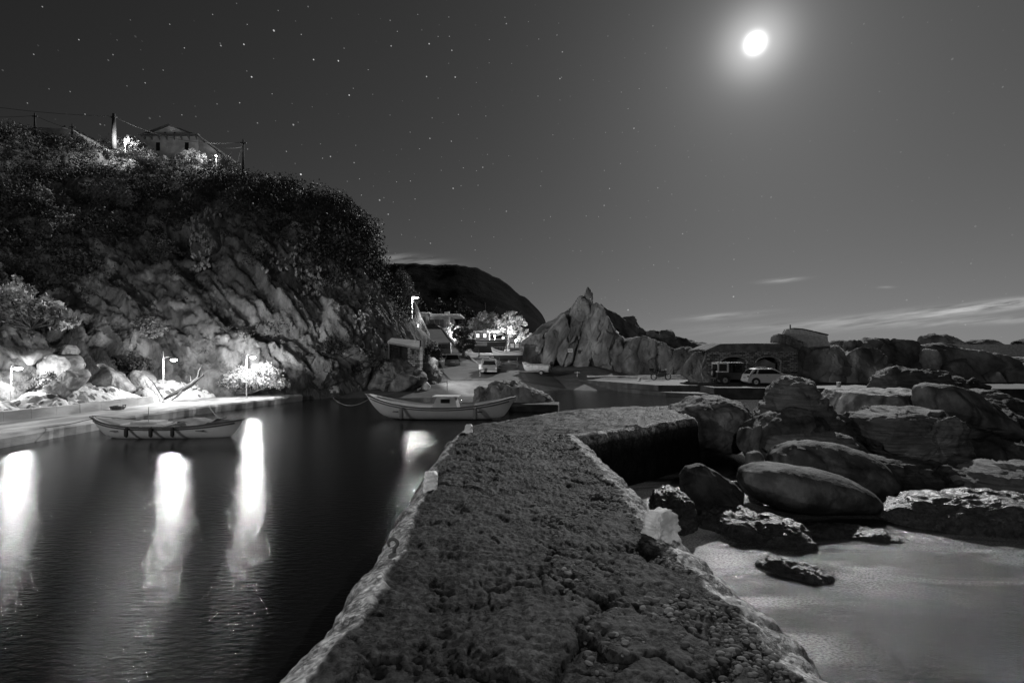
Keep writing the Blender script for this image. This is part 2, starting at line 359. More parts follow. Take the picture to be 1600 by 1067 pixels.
# right-hand quay where the cars stand
slab('car_quay', [(6.8, 52), (12.0, 42.0), (15.3, 41.6), (15.3, 38.8), (30, 37.6), (75, 36), (75, 60), (6.8, 60)], -1.5, .8, M['quay_dark'])
slab('slipway_apron', [(9.5, 46), (12.2, 40.6), (15.6, 38.2), (15.6, 41), (11.5, 44)], -1.2, .32, M['quay_dark'])
def make_road():
    rows = [(49, 705, 885, None), (55, 690, 860, None), (60, 676, 748, 2.0), (66, 668, 732, 2.95), (72, 663, 717, 4.1), (80, 660, 700, 6.1), (88, 655, 690, 8.0), (96, 640, 672, 9.6)]
    V = []; n = 14
    for (Y, a, b, z) in rows:
        for i in range(n):
            x = PX(a + (b - a) * i / (n - 1), Y); zz = float(ground_z(np.array(x), np.array(Y))) + .03 if z is None else z
            V.append((x, Y, zz))
    struct(npmesh('road', V, gridF(len(rows), n), M['road']))
    # embankment below the road's right edge down to the yard, with its pale kerb
    b = MB()
    for (r0, r1) in zip(rows[2:-1], rows[3:]):
        x0, x1 = PX(r0[2], r0[0]), PX(r1[2], r1[0])
        b.add([(x0 + .03, r0[0], r0[3] + .14), (x1 + .03, r1[0], r1[3] + .14), (x1 + .25, r1[0], r1[3] + .14), (x0 + .25, r0[0], r0[3] + .14),
               (x0 + .03, r0[0], -.5), (x1 + .03, r1[0], -.5), (x1 + .25, r1[0], -.5), (x0 + .25, r0[0], -.5)],
              [(0, 1, 2, 3), (0, 4, 5, 1), (3, 2, 6, 7), (0, 3, 7, 4), (1, 5, 6, 2)])
    struct(b.build('road_kerb', M['concrete']))
make_road()

# ------------------------------------------------------------------ jetty
def jetty_bounds(y):
    L_ = np.interp(y, [-12, 2.8, 3.6, 4.9, 7.6, 10.7, 12.9, 14.5, 16.2, 17.9], [-1.50, -1.44, -1.30, -1.30, -1.34, -1.36, -1.2, 0.0, 1.2, 3.4])
    R_ = np.interp(y, [-12, 2.8, 4.2, 5.2, 6.7, 9, 11.6, 12.9, 15.0, 17.9], [1.95, 1.93, 1.84, 1.74, 1.72, 1.68, 1.52, 3.2, 5.4, 5.75])
    return L_, R_
def make_jetty():
    ys = [-12.0, -8.0, -4, -1, 0.5, 1.4]; y = 1.9
    while y < 17.9: ys.append(y); y *= 1.0042
    ys.append(17.9); ys = np.array(ys); nu = 300
    u = np.linspace(0, 1, nu); u = u + .06 * np.sin(2 * np.pi * u) * -1 * .0
    L_, R_ = jetty_bounds(ys)
    nz = fbm(np.stack([0 * ys, ys * 2.2, 0 * ys], 1), 4) * .07; nz2 = fbm(np.stack([0 * ys + 5, ys * 2.6, 0 * ys], 1), 4) * .12
    L_ = L_ + nz; R_ = R_ + nz2
    # each row: skirt left (4), top (nu), skirt right (4)
    X = L_[:, None] + (R_ - L_)[:, None] * u[None]; Y = np.repeat(ys[:, None], nu, 1)
    dl = X - L_[:, None]; dr = R_[:, None] - X
    p = np.stack([X.ravel(), Y.ravel(), 0 * X.ravel()], 1)
    big = fbm(p * .8, 3).reshape(X.shape) * .05
    fine = fbm(p * 5, 5, .6).reshape(X.shape); rid = (.5 - np.abs(fbm(p * 2.3 + 9, 4, .6))).reshape(X.shape)
    pw = p + np.stack([fbm(p * 2 + 3, 2), fbm(p * 2 + 31, 2), 0 * p[:, 0]], 1) * .22
    f1, f2, cid = worley(pw * np.array([1.5, 1.7, 1])); edge = (f2 - f1).reshape(X.shape); cid = cid.reshape(X.shape)
    crack = sstep(.06, .0, edge)
    patch = sstep(.0, .3, fbm(p * .55 + 40, 3)).reshape(X.shape)
    grit = fbm(p * 17, 4, .65).reshape(X.shape); pit = sstep(.25, .55, fbm(p * np.array([1.3, 1.7, 1]) + 60, 4, .6)).reshape(X.shape); g9, _, gd = worley(p * 17 + 3); Z = 1.4 + big + fine * (.012 + .02 * pit) + grit * (.008 + .006 * pit) + np.maximum(rid, 0) * .035 + (np.sqrt(np.clip(1 - g9 * 1.3, 0, 1)) * .012 * (gd > .55)).reshape(X.shape) - crack * .03 * patch + (cid - .5) * .045 * patch - pit * .022
    # smooth render band on the left edge, falling outwards
    bw = .27 + .05 * fbm(np.stack([X.ravel() * 0, Y.ravel() * 1.6, X.ravel() * 0], 1), 3).reshape(X.shape)
    bw = bw * np.interp(Y, [2, 5, 8, 12], [1.15, .95, .55, .4])
    band = sstep(bw + .03, bw - .02, dl)
    wav = fbm(p * np.array([3, 7, 1]) + 70, 4).reshape(X.shape)
    Zb = 1.40 - (bw - dl).clip(0) * .40 + wav * .02 + .02
    Z = Z * (1 - band) + Zb * band
    # cobbled mortar band on the right edge
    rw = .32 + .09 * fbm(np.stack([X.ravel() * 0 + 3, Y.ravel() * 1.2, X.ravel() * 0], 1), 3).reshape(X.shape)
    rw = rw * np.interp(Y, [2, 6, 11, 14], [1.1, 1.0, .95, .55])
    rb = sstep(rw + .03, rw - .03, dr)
    g1, g2, gc = worley(p * 7.5 + 11); h1, h2, hc = worley(p * 3.0 + 5)
    lump = (np.sqrt(np.clip(1 - g1 * 1.25, 0, 1)) * .035 * (gc > .25) + np.sqrt(np.clip(1 - h1 * 1.15, 0, 1)) * .05).reshape(X.shape)
    Z = Z * (1 - rb) + (1.37 + lump + fine * .012 - (rw - dr).clip(0) * .35) * rb
    # worn round arris at both edges
    Z -= sstep(.09, 0, dl) * .05 + sstep(.08, 0, dr) * .07
    tone = .75 + .30 * fine + .35 * big * 6 + (cid - .5) * .5 * patch - .25 * pit; tone = np.clip(tone, .2, 1.4) * (1 - .55 * crack * patch)
    tone = tone * (1 - band) + (8.0 + wav * 3.5) * band; tone = tone * (1 - rb) + (9.5 + 3.5 * (gc.reshape(X.shape) - .5)) * rb  # right band's paleness is part mortar, part light painted past the shadow edge
    # far rim has pale edges too
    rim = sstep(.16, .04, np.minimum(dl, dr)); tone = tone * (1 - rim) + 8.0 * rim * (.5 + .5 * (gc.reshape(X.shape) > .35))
    sk = [.0, .12, .4, 1.0, 2.2]; cols = []
    def side(xe, ze, s, sign):
        out = []
        for k, d in enumerate(sk[1:]):
            q = np.stack([xe * 0 + sign, ys * 1.1, xe * 0 + d * 3], 1)
            out.append((xe + sign * (.02 + .03 * k + fbm(q * 1.5, 4) * .07), ys, ze - d))
        return out
    lft = side(L_, Z[:, 0], sk, -1)[::-1]; rgt = side(R_, Z[:, -1], sk, 1)
    XX = np.concatenate([np.stack([a[0] for a in lft], 1), X, np.stack([a[0] for a in rgt], 1)], 1)
    ZZ = np.concatenate([np.stack([a[2] for a in lft], 1), Z, np.stack([a[2] for a in rgt], 1)], 1)
    YY = np.repeat(ys[:, None], XX.shape[1], 1)
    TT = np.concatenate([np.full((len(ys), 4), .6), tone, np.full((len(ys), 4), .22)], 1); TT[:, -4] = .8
    V = np.stack([XX.ravel(), YY.ravel(), ZZ.ravel()], 1)
    # far end wall
    n, m = XX.shape; F = gridF(n, m)
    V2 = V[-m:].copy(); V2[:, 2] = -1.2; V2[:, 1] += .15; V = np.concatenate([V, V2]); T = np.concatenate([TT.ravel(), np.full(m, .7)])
    i = np.arange(m - 1); F = np.concatenate([F, np.stack([(n - 1) * m + i, (n - 1) * m + i + 1, n * m + i + 1, n * m + i], 1)])
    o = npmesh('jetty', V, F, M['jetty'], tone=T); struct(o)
    return X, Y, Z
JX, JY, JZ = make_jetty()
def jz(x, y):
    i = int(np.argmin(np.abs(JY[:, 0] - y))); j = int(np.argmin(np.abs(JX[i] - x))); return float(JZ[i, j])

def make_pebbles():
    k, q = 8, 5; th = np.linspace(0, np.pi, q + 2)[1:-1]; ph = np.arange(k) / k * 2 * np.pi
    S = [(0, 0, 1)] + [(math.sin(t) * math.cos(a), math.sin(t) * math.sin(a), math.cos(t)) for t in th for a in ph] + [(0, 0, -1)]
    S = np.array(S); T = []
    for a in range(k): T.append((0, 1 + a, 1 + (a + 1) % k))
    for r in range(q - 1):
        for a in range(k):
            A = 1 + r * k + a; B = 1 + r * k + (a + 1) % k; T += [(A, A + k, B), (B, A + k, B + k)]
    l = len(S) - 1
    for a in range(k): T.append((l, 1 + (q - 1) * k + (a + 1) % k, 1 + (q - 1) * k + a))
    T = np.array(T); V = []; F = []; tn = []
    r_ = np.random.default_rng(5); cnt = 0
    while cnt < 2000:
        y = 2.3 + r_.random() ** 1.25 * 10; d = r_.random() ** 1.5 * (1.15 if y < 6.5 else 2.6)
        L_, R_ = jetty_bounds(y); x = R_ - .34 - d
        if x < L_ + .4: continue
        nn = float(fbm(np.array([[x * 1.3, y * 1.1, 4.]]), 3)[0])
        if nn + (.16 if y < 6.5 else .05) - d * .30 < r_.random() * .75 - .25: continue
        s = (.009 + .020 * r_.random() ** 2.5) * (1 if y < 7 else .85)
        M3 = Matrix.Rotation(r_.random() * 6.28, 3, 'Z') @ Matrix.Rotation(r_.normal() * .25, 3, 'X')
        v = (S * np.array([s * (1.1 + .5 * r_.random()), s, s * (.45 + .3 * r_.random())])) @ np.array(M3).T
        v += np.array([x, y, jz(x, y) + s * .08]); F.append(T + cnt * len(S)); V.append(v); tn.append(np.full(len(S), .2 + .6 * r_.random() ** 3)); cnt += 1
    o = npmesh('pebbles', np.concatenate(V), np.concatenate(F), M['pebble'], tone=np.concatenate(tn))
    tag(o, 'loose rounded pebbles scattered along the jetty top', 'pebbles', kind='stuff')
M['pebble'] = mat('pebble', .14, .26, 9, .8, .6, 60, tone=True, spec=.2, dist=.004)
make_pebbles()

# ------------------------------------------------------------------ rocks
def chaikin(p, k):
    for _ in range(k):
        q = np.roll(p, -1, 0); p = np.stack([p * .75 + q * .25, p * .25 + q * .75], 1).reshape(-1, 2)
    return p
def resample(p, n):
    q = np.concatenate([p, p[:1]]); d = np.concatenate([[0], np.cumsum(np.linalg.norm(np.diff(q, axis=0), axis=1))])
    t = np.arange(n) / n * d[-1]; return np.stack([np.interp(t, d, q[:, 0]), np.interp(t, d, q[:, 1])], 1)
def stone(name, out, Y, D, mat_='rock', parent=None, e=.75, amp=.05, fs=1.2, n=170, m=76, lean=.0, sm=1, tone=1.0, cuts=0, seed=0, label=None, cat='rock', group=None,
          joint=0.0, js=1.0, tvar=.0, fac=.34, fst=None):
    """a boulder or slab with its own thickness: silhouette points at distance Y, half-depth D, rounded to front and back"""
    pw = np.array([(PX(a, Y), PZ(b, Y)) for a, b in out], float)
    pw = np.repeat(pw, 2, 0) if False else pw; mid = (pw + np.roll(pw, -1, 0)) / 2; pw = np.stack([pw, mid], 1).reshape(-1, 2); pw = resample(chaikin(pw, sm), n); c = pw.mean(0); zb = pw[:, 1].min()
    th = np.linspace(-np.pi / 2, np.pi / 2, m)
    co = np.cos(th) ** e; si = np.sign(th) * np.abs(np.sin(th)) ** e
    XZ = c[None, None] + (pw - c)[None] * co[:, None, None]
    YY = np.repeat((si * D)[:, None], n, 1)
    V = np.stack([XZ[..., 0], Y + YY + lean * (XZ[..., 1] - zb), XZ[..., 1]], -1).reshape(-1, 3)
    ctr = np.array([c[0], Y + lean * (c[1] - zb), c[1]]); ext = np.array([np.ptp(pw[:, 0]) / 2, D, np.ptp(pw[:, 1]) / 2])
    q = (V - ctr) / ext; r_ = np.random.default_rng(seed + 100)
    for k in range(cuts):
        nn = r_.normal(size=3); nn[1] = -abs(nn[1]) * 1.1; nn /= np.linalg.norm(nn); dd = .62 + .25 * r_.random()
        s = q @ nn; o_ = s > dd; q[o_] -= ((s[o_] - dd) * .85)[:, None] * nn
    V = q * ext + ctr
    dr = q / (np.linalg.norm(q, axis=1)[:, None] + 1e-6)
    off = fbm(V * fs + seed * 3.7, 5, .52) * amp
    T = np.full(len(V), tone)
    off = off + fbm(V * fs * 5 + seed, 4, .6) * min(amp * .28, .03)
    if mat_ in ('strata',):
        off = off + fbm(V * np.array([.5, .5, 7]) + seed, 3) * amp * .6
    if fac:
        wq = V * js + seed * 2.3 + fbm(V * js * .7 + 5, 2)[:, None] * .3
        if fst is not None: wq = wq @ np.array(fst)
        a1, a2, ac, af = worley(wq, True); b1, b2, bc, bf = worley(wq * 2.7 + 3, True)
        ex = float(ext.min()); off = off + fac * ex * ((ac - .5) * .25 + af * .55 - sstep(.05, 0, a2 - a1) * .10) + fac * ex * (bf * .14 + (bc - .5) * .06 - sstep(.05, 0, b2 - b1) * .03)
        T = T * (1 + (ac - .5) * .35 + (bc - .5) * .2)
    if joint:
        f1, f2, cid = worley(V * js + seed * 1.3 + fbm(V * js * .8, 2)[:, None] * .25)
        off = off + (cid - .5) * joint - sstep(.10, 0, f2 - f1) * joint * .8; T = T * (1 + (cid - .5) * .5)
    V = V + dr * off[:, None]
    T = T * (1 + tvar * fbm(V * .7 + seed, 3))
    org = (ctr[0], ctr[1], zb)
    o = npmesh(name, V, gridF(m, n, True), M[mat_], parent, tone=T, origin=org if parent is None else None)
    if parent is None: tag(o, label, cat, group)
    return o
def boulder(name, x, y, z, sx, sy, sz, rz=0, mat_='wet', amp=.08, fs=2.0, seed=0, tone=1.0, n=140, m=80, label=None, cat='rock', group=None, e=.8):
    th = np.linspace(-np.pi / 2, np.pi / 2, m); ph = np.arange(n) / n * 2 * np.pi
    f = lambda a: np.sign(a) * np.abs(a) ** e
    q = np.stack([np.cos(th)[:, None] ** e * f(np.cos(ph)), np.cos(th)[:, None] ** e * f(np.sin(ph)), np.repeat(f(np.sin(th))[:, None], n, 1)], -1).reshape(-1, 3)
    V = q * np.array([sx, sy, sz]); V = V + q * (fbm(V * fs + seed * 5.1, 5, .55) * amp)[:, None]
    c, s = math.cos(rz), math.sin(rz); V = V @ np.array([[c, s, 0], [-s, c, 0], [0, 0, 1]]) + np.array([x, y, z])
    o = npmesh(name, V, gridF(m, n, True), M[mat_], None, tone=np.full(len(V), tone), origin=(x, y, z))
    return tag(o, label, cat, group)
GB = 'boulders piled on the seaward side of the jetty'
def seab(lbl, out, Y, D, **k): return stone('boulder', out, Y, D, label=lbl, group=GB, cat='boulder', **k)
seab('rounded speckled boulder just beyond the far end of the jetty', [(1030, 662), (1048, 640), (1085, 622), (1120, 619), (1146, 626), (1167, 652), (1166, 690), (1130, 705), (1060, 700), (1030, 690)], 17, 1.6, amp=.08, fs=2.2, seed=1, tone=.95, fac=.06, js=.6, sm=2)
seab('dark cone shaped boulder hiding the front of the white hatchback', [(1172, 690), (1184, 655), (1204, 622), (1212, 594), (1225, 588), (1245, 590), (1262, 602), (1275, 615), (1290, 640), (1318, 662), (1348, 705), (1300, 725), (1200, 720)], 15, 1.3, mat_='strata', amp=.12, fs=1.4, seed=2, tone=.75, fac=.22, js=1.1, e=.9)
seab('low dark boulder at the foot of the cone shaped boulder', [(1160, 700), (1172, 664), (1200, 645), (1240, 640), (1272, 652), (1284, 680), (1278, 720), (1180, 725)], 13.9, 1.0, amp=.08, seed=3, tone=.55)
seab('big pale boulder with smooth flat top, largest and brightest of the pile', [(1293, 650), (1300, 628), (1316, 604), (1332, 597), (1398, 596), (1428, 608), (1448, 625), (1474, 640), (1468, 665), (1430, 700), (1330, 700)], 19, 2.0, amp=.10, fs=.8, seed=4, fac=.12, js=.6, tone=2.3, cuts=2, e=.72)
seab('squared banded block with a flat top below the big pale boulder', [(1334, 690), (1336, 656), (1346, 645), (1400, 641), (1468, 641), (1480, 660), (1486, 700), (1500, 735), (1440, 745), (1385, 715), (1350, 705)], 14, 1.0, mat_='strata', amp=.10, fs=1.2, seed=5, tone=.85, fac=.35, js=.9, e=.45, sm=1)
seab('long tapering boulder leaning to the right with a pale blunt left end', [(1452, 650), (1447, 625), (1450, 604), (1462, 597), (1488, 603), (1520, 616), (1545, 634), (1568, 660), (1591, 682), (1588, 693), (1540, 700), (1490, 700)], 16, 1.2, amp=.07, fs=1.0, seed=6, tone=.85, fac=.06, js=.6, cuts=5, e=.7)
seab('dark boulder at the right edge of the pile, behind the long tapering one', [(1508, 640), (1514, 614), (1540, 606), (1562, 615), (1605, 640), (1700, 690), (1700, 760), (1600, 740), (1560, 690)], 18, 1.4, amp=.08, fs=1.0, seed=7, tone=.6, cuts=3)
seab('low pale slab lying between the tapering boulder and the rock ridge', [(1500, 618), (1512, 610), (1545, 607), (1562, 616), (1556, 640), (1520, 645)], 20, .9, mat_='strata', amp=.06, seed=8, tone=1.0)
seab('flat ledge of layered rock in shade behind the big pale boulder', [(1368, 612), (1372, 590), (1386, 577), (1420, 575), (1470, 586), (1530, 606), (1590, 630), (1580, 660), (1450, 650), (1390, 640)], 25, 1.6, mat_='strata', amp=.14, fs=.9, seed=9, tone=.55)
seab('thin pale layered slab wedged above the two oval boulders', [(1186, 700), (1190, 686), (1206, 678), (1290, 672), (1318, 680), (1330, 694), (1310, 712), (1210, 712)], 13.2, .7, mat_='strata', amp=.05, seed=10, tone=1.0, e=.6)
seab('upper dark oval boulder of the pair above the water', [(1203, 728), (1206, 708), (1226, 692), (1262, 687), (1312, 693), (1352, 708), (1384, 733), (1412, 764), (1404, 792), (1350, 800), (1250, 790)], 12, .95, amp=.05, fs=1.1, seed=11, tone=.6, e=.85, fac=.06, js=.6, sm=2)
seab('smooth oval boulder overhanging the milky water, lower of the pair', [(1155, 752), (1160, 734), (1180, 725), (1215, 722), (1268, 731), (1320, 745), (1355, 764), (1370, 784), (1360, 795), (1320, 799), (1250, 799), (1200, 790), (1170, 775)], 10.6, .8, amp=.03, fs=1.3, seed=12, tone=.68, e=.85, fac=.06, js=.6, sm=2)
seab('black angular slab between the jetty and the oval boulders', [(1064, 790), (1066, 742), (1075, 728), (1098, 724), (1125, 742), (1178, 784), (1165, 810), (1090, 818)], 10.3, .5, amp=.05, seed=13, tone=.28, cuts=3)
seab('rough black rock beside the white block on the jetty', [(1016, 790), (1022, 768), (1046, 757), (1068, 766), (1082, 792), (1080, 822), (1040, 838), (1015, 830)], 9.2, .5, mat_='wet', amp=.07, fs=2.4, seed=14, tone=.8)
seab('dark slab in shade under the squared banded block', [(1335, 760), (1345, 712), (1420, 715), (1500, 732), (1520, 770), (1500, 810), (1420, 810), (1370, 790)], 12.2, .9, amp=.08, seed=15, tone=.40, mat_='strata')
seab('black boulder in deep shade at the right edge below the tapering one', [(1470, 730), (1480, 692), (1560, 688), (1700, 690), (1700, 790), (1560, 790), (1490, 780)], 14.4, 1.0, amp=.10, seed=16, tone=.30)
seab('flat cracked ledge in moonlight at the right edge of the picture', [(1498, 775), (1505, 742), (1525, 728), (1560, 724), (1700, 724), (1700, 810), (1560, 812)], 11.3, .9, mat_='strata', amp=.09, fs=1.6, seed=17, tone=1.0, e=.55)
seab('small pale stone jammed under the boulders near the black slab', [(1165, 722), (1170, 708), (1184, 704), (1192, 716), (1188, 730), (1170, 732)], 12.0, .22, amp=.02, seed=18, tone=1.0, n=50, m=24)
seab('small grey stone standing on edge left of the thin layered slab', [(1172, 690), (1180, 668), (1188, 662), (1190, 680), (1182, 706), (1172, 706)], 13.0, .2, amp=.02, seed=19, tone=.8, n=50, m=24)
boulder('wet_rock', 4.35, 9.25, -.04, 1.05, .52, .36, R(-42), seed=1, amp=.13, fs=1.8, label='wet seaweed covered rock in the milky water below the black slab', group='wet rocks awash in the water')
boulder('wet_rock', 4.15, 7.55, -.06, .52, .24, .20, R(-36), seed=2, amp=.07, fs=3, label='smallest wet rock awash, nearest the camera', group='wet rocks awash in the water')
boulder('wet_rock', 9.7, 9.7, -.05, 2.5, 1.0, .55, R(-14), seed=3, amp=.16, fs=1.3, label='large wet glistening rock at the right edge of the water', group='wet rocks awash in the water')
boulder('wet_rock', 6.0, 9.2, -.04, 1.0, .35, .16, R(-18), seed=4, amp=.08, tone=.9, label='flat dark rock half under water below the smooth oval boulder', group='wet rocks awash in the water')

# spire ridge in the background
sp = empty('spire_rock', P(935, 585, 56)); SPI = sp.matrix_world
tag(sp, 'jagged spire of tilted rock slabs with a sharp pointed tip beyond the cove', 'rock outcrop')
def child_slab(root, out, Y, D, **k):
    o = stone('slab', out, Y, D, mat_='ridge', parent=root, **k); o.location = -root.location; return o
def grow(o, f):
    cx = sum(a for a, b in o) / len(o); cy = sum(b for a, b in o) / len(o)
    return [(cx + (a - cx) * f, cy + (b - cy) * f) for a, b in o]
_a = R(28); TLT = (np.array([[math.cos(_a), 0, math.sin(_a)], [0, 1, 0], [-math.sin(_a), 0, math.cos(_a)]]) @ np.diag([1.0, 1.0, .28])).tolist()
SL = [
 ([(806, 570), (830, 535), (870, 508), (896, 486), (912, 474), (930, 482), (955, 512), (985, 530), (1030, 540), (1090, 556), (1112, 596), (1000, 596), (860, 590)], 58.5, 2.2, .6),
 ([(912, 480), (914, 462), (919, 450), (926, 459), (927, 466), (925, 480), (920, 500), (912, 500)], 56.2, 1.0, .95),
 ([(893, 492), (898, 474), (907, 461), (914, 466), (920, 478), (921, 497), (912, 508), (898, 500)], 56, 1.3, 1.0),
 ([(896, 488), (907, 495), (911, 507), (906, 530), (895, 565), (880, 577), (858, 578), (868, 548), (888, 522)], 55.2, 1.6, 1.15),
 ([(846, 560), (850, 526), (868, 506), (887, 487), (896, 493), (893, 520), (874, 545), (862, 575), (848, 578)], 55.8, 1.8, 1.1),
 ([(808, 556), (812, 540), (830, 528), (848, 522), (852, 532), (848, 565), (822, 568)], 56.5, 1.6, .95),
 ([(905, 532), (911, 508), (921, 495), (925, 478), (934, 474), (942, 481), (949, 498), (941, 515), (926, 548), (914, 583), (896, 582), (894, 566)], 55, 1.8, 1.05),
 ([(942, 512), (949, 498), (958, 510), (972, 526), (977, 546), (970, 588), (930, 588), (906, 584), (926, 548)], 54.6, 1.8, .95),
 ([(966, 560), (976, 534), (1000, 527), (1022, 534), (1022, 560), (1026, 590), (1000, 592), (960, 590)], 54, 1.8, .8),
 ([(1016, 560), (1022, 540), (1036, 534), (1054, 547), (1051, 570), (1042, 592), (1022, 592)], 53.5, 1.5, .8),
 ([(1042, 576), (1054, 548), (1076, 545), (1090, 560), (1092, 592), (1060, 596), (1040, 594)], 52.8, 1.6, .75),
 ([(935, 500), (942, 478), (962, 487), (985, 505), (1012, 520), (1050, 527), (1085, 560), (1060, 585), (960, 575)], 60, 2.2, .5),
 ([(968, 512), (974, 497), (990, 496), (996, 508), (1008, 520), (985, 525)], 61, 1.2, .6),
 ([(1010, 545), (1016, 520), (1050, 520), (1072, 532), (1100, 538), (1118, 546), (1116, 590), (1030, 590)], 58.5, 2.2, .62),
 ([(802, 552), (815, 535), (850, 511), (890, 483), (905, 490), (900, 530), (850, 565), (810, 566)], 62, 2.2, .6),
 ([(1066, 600), (1074, 566), (1090, 551), (1108, 552), (1116, 575), (1114, 602)], 40.4, .6, .85),
 ([(1078, 590), (1084, 556), (1100, 548), (1116, 552), (1120, 600), (1085, 600)], 51.5, 1.4, .7)]
for k, (o_, Y, D, t) in enumerate(SL):
    child_slab(sp, grow(o_, 1.07), Y + 6, D * 1.1, sm=1, e=.42, amp=.22, fs=.5, seed=30 + k, tone=t * 1.25, lean=.22, n=170, m=60, cuts=1, tvar=.35, fac=.32, js=.6, fst=TLT)
# right-hand ridge
rr = empty('rock_ridge', P(1400, 600, 48)); tag(rr, 'long dark ridge of rounded rock below the long white wall', 'rock outcrop')
RLX = 1.7
RL = [
 ([(1214, 596), (1214, 545), (1222, 522), (1236, 524), (1262, 545), (1274, 570), (1270, 600), (1240, 602)], 48.5, 1.8, .75),
 ([(1258, 600), (1260, 565), (1272, 550), (1300, 541), (1326, 538), (1338, 551), (1334, 580), (1318, 604)], 47.5, 2.0, .8),
 ([(1316, 604), (1322, 575), (1332, 553), (1346, 545), (1364, 546), (1385, 562), (1402, 585), (1395, 606)], 46.5, 1.8, .85),
 ([(1340, 565), (1343, 538), (1365, 530), (1395, 534), (1440, 539), (1470, 560), (1472, 600), (1400, 606), (1360, 590)], 50, 2.5, .7),
 ([(1324, 545), (1325, 532), (1334, 530), (1344, 534), (1344, 552), (1332, 556)], 48.8, .8, .7),
 ([(1430, 600), (1436, 545), (1460, 540), (1505, 541), (1545, 553), (1600, 565), (1700, 572), (1700, 615), (1560, 612), (1480, 606)], 49.5, 2.2, .8),
 ([(1448, 585), (1447, 556), (1455, 545), (1468, 549), (1473, 562), (1468, 580), (1458, 590)], 47.2, .7, .9),
 ([(1540, 612), (1545, 586), (1556, 578), (1566, 590), (1572, 612)], 46.8, .8, .85),
 ([(1480, 610), (1490, 570), (1510, 560), (1530, 575), (1536, 612)], 47.2, 1.0, .7),
 ([(1560, 615), (1575, 580), (1610, 570), (1700, 580), (1700, 620)], 47.4, 1.2, .75)]
for k, (o_, Y, D, t) in enumerate(RL):
    child_slab(rr, grow(o_, 1.06), Y, D, sm=1, e=.5, amp=.25, fs=.45, seed=60 + k, tone=t * RLX, lean=.2, n=170, m=60, cuts=2, tvar=.35, fac=.30, js=.55)
for k, (o_, l) in enumerate([([(1436, 546), (1440, 530), (1448, 522), (1478, 524), (1496, 532), (1508, 541), (1480, 550)], 'flat topped rock standing up behind the left end of the long white wall'),
              ([(1500, 545), (1508, 535), (1526, 530), (1548, 532), (1566, 541), (1530, 550)], 'low dark rock behind the middle of the long white wall'),
              ([(1572, 545), (1590, 532), (1620, 526), (1680, 532), (1690, 548)], 'low dark rock behind the long white wall at the right edge'),
              ([(1296, 545), (1298, 534), (1308, 531), (1316, 536), (1320, 548)], 'small dark rock behind the right end of the ruined white wall')]):
    stone('skyline_rock', o_, 62, 1.6, mat_='ridge', amp=.12, fs=.6, seed=80 + k, tone=.8, n=70, m=30, label=l, cat='rock', group='rocks on the skyline by the white walls')

# ------------------------------------------------------------------ far hills
def make_hill():
    sx = [300, 560, 605, 640, 680, 715, 740, 760, 780, 800, 812, 825, 838, 848, 853, 858, 862]
    sy = [400, 420, 413, 411, 414, 413, 417, 425, 435, 449, 460, 467, 480, 493, 503, 520, 560]
    nx, ny = 160, 40; Yr = 360.0; V = []
    xs = np.linspace(300, 862, nx); top = np.interp(xs, sx, sy)
    for j in range(ny):
        t = j / (ny - 1); Yd = 230 + 130 * min(1, t * 1.4) if t < .72 else 360 + (t - .72) * 300
        X = (xs - CX) / FPX * Yr * (.82 + .18 * min(1, t * 1.4)); H = (HY - top) / FPX * Yr + CZ
        k = t / .72 if t < .72 else 1 - sstep(.72, 1, t)
        q = np.stack([X * .02, np.full(nx, Yd * .02), 0 * X], 1)
        V.append(np.stack([X, np.full(nx, Yd), -2 + (H + 2) * k * (1 + .06 * fbm(q * 2, 4) * (1 - k)) + fbm(q * 8, 3) * .8 * k], 1))
    struct(npmesh('far_hill', np.concatenate(V), gridF(ny, nx), M['hill']))
make_hill()

# ------------------------------------------------------------------ the cliff on the left
CCOL = [  # px, rows of (py, Y) from the foot to the skyline
 (-420, [(620, 17), (500, 21), (400, 27), (290, 36), (150, 58)]),
 (-150, [(612, 21), (500, 25), (400, 30), (290, 40), (158, 60)]),
 (0, [(600, 25), (500, 29), (400, 34), (300, 43), (186, 62)]),
 (60, [(596, 27), (500, 30), (400, 35), (300, 44), (204, 61)]),
 (120, [(592, 29), (500, 31), (400, 36), (310, 45), (222, 60)]),
 (200, [(590, 31.5), (500, 33.5), (400, 37), (320, 46), (244, 59)]),
 (300, [(586, 33.5), (500, 35), (400, 38), (330, 46), (256, 57)]),
 (360, [(586, 35), (500, 36.5), (400, 39), (330, 46), (268, 55)]),
 (420, [(588, 37), (500, 38.5), (400, 41), (335, 46), (286, 53)]),
 (480, [(590, 38.5), (500, 40), (400, 42), (348, 46), (302, 51)]),
 (530, [(594, 40), (510, 41.5), (425, 43), (365, 46), (318, 50)]),
 (562, [(596, 41.5), (520, 43), (445, 44), (395, 46), (352, 49)]),
 (580, [(596, 43), (530, 44), (480, 45), (440, 46.5), (405, 48.5)]),
 (600, [(592, 44.5), (545, 45.2), (500, 46), (470, 47), (446, 48.5)]),
 (632, [(588, 46.5), (560, 47), (530, 47.5), (508, 48.2), (488, 49.5)]),
 (660, [(586, 49), (570, 49.3), (552, 49.6), (535, 50), (522, 51)]),
 (672, [(584, 54), (572, 54.5), (560, 55), (545, 55.5), (530, 56)]),
 (652, [(580, 66), (560, 66), (530, 67), (505, 68), (480, 70)]),
 (625, [(575, 84), (540, 84), (500, 86), (460, 88), (425, 92)])]
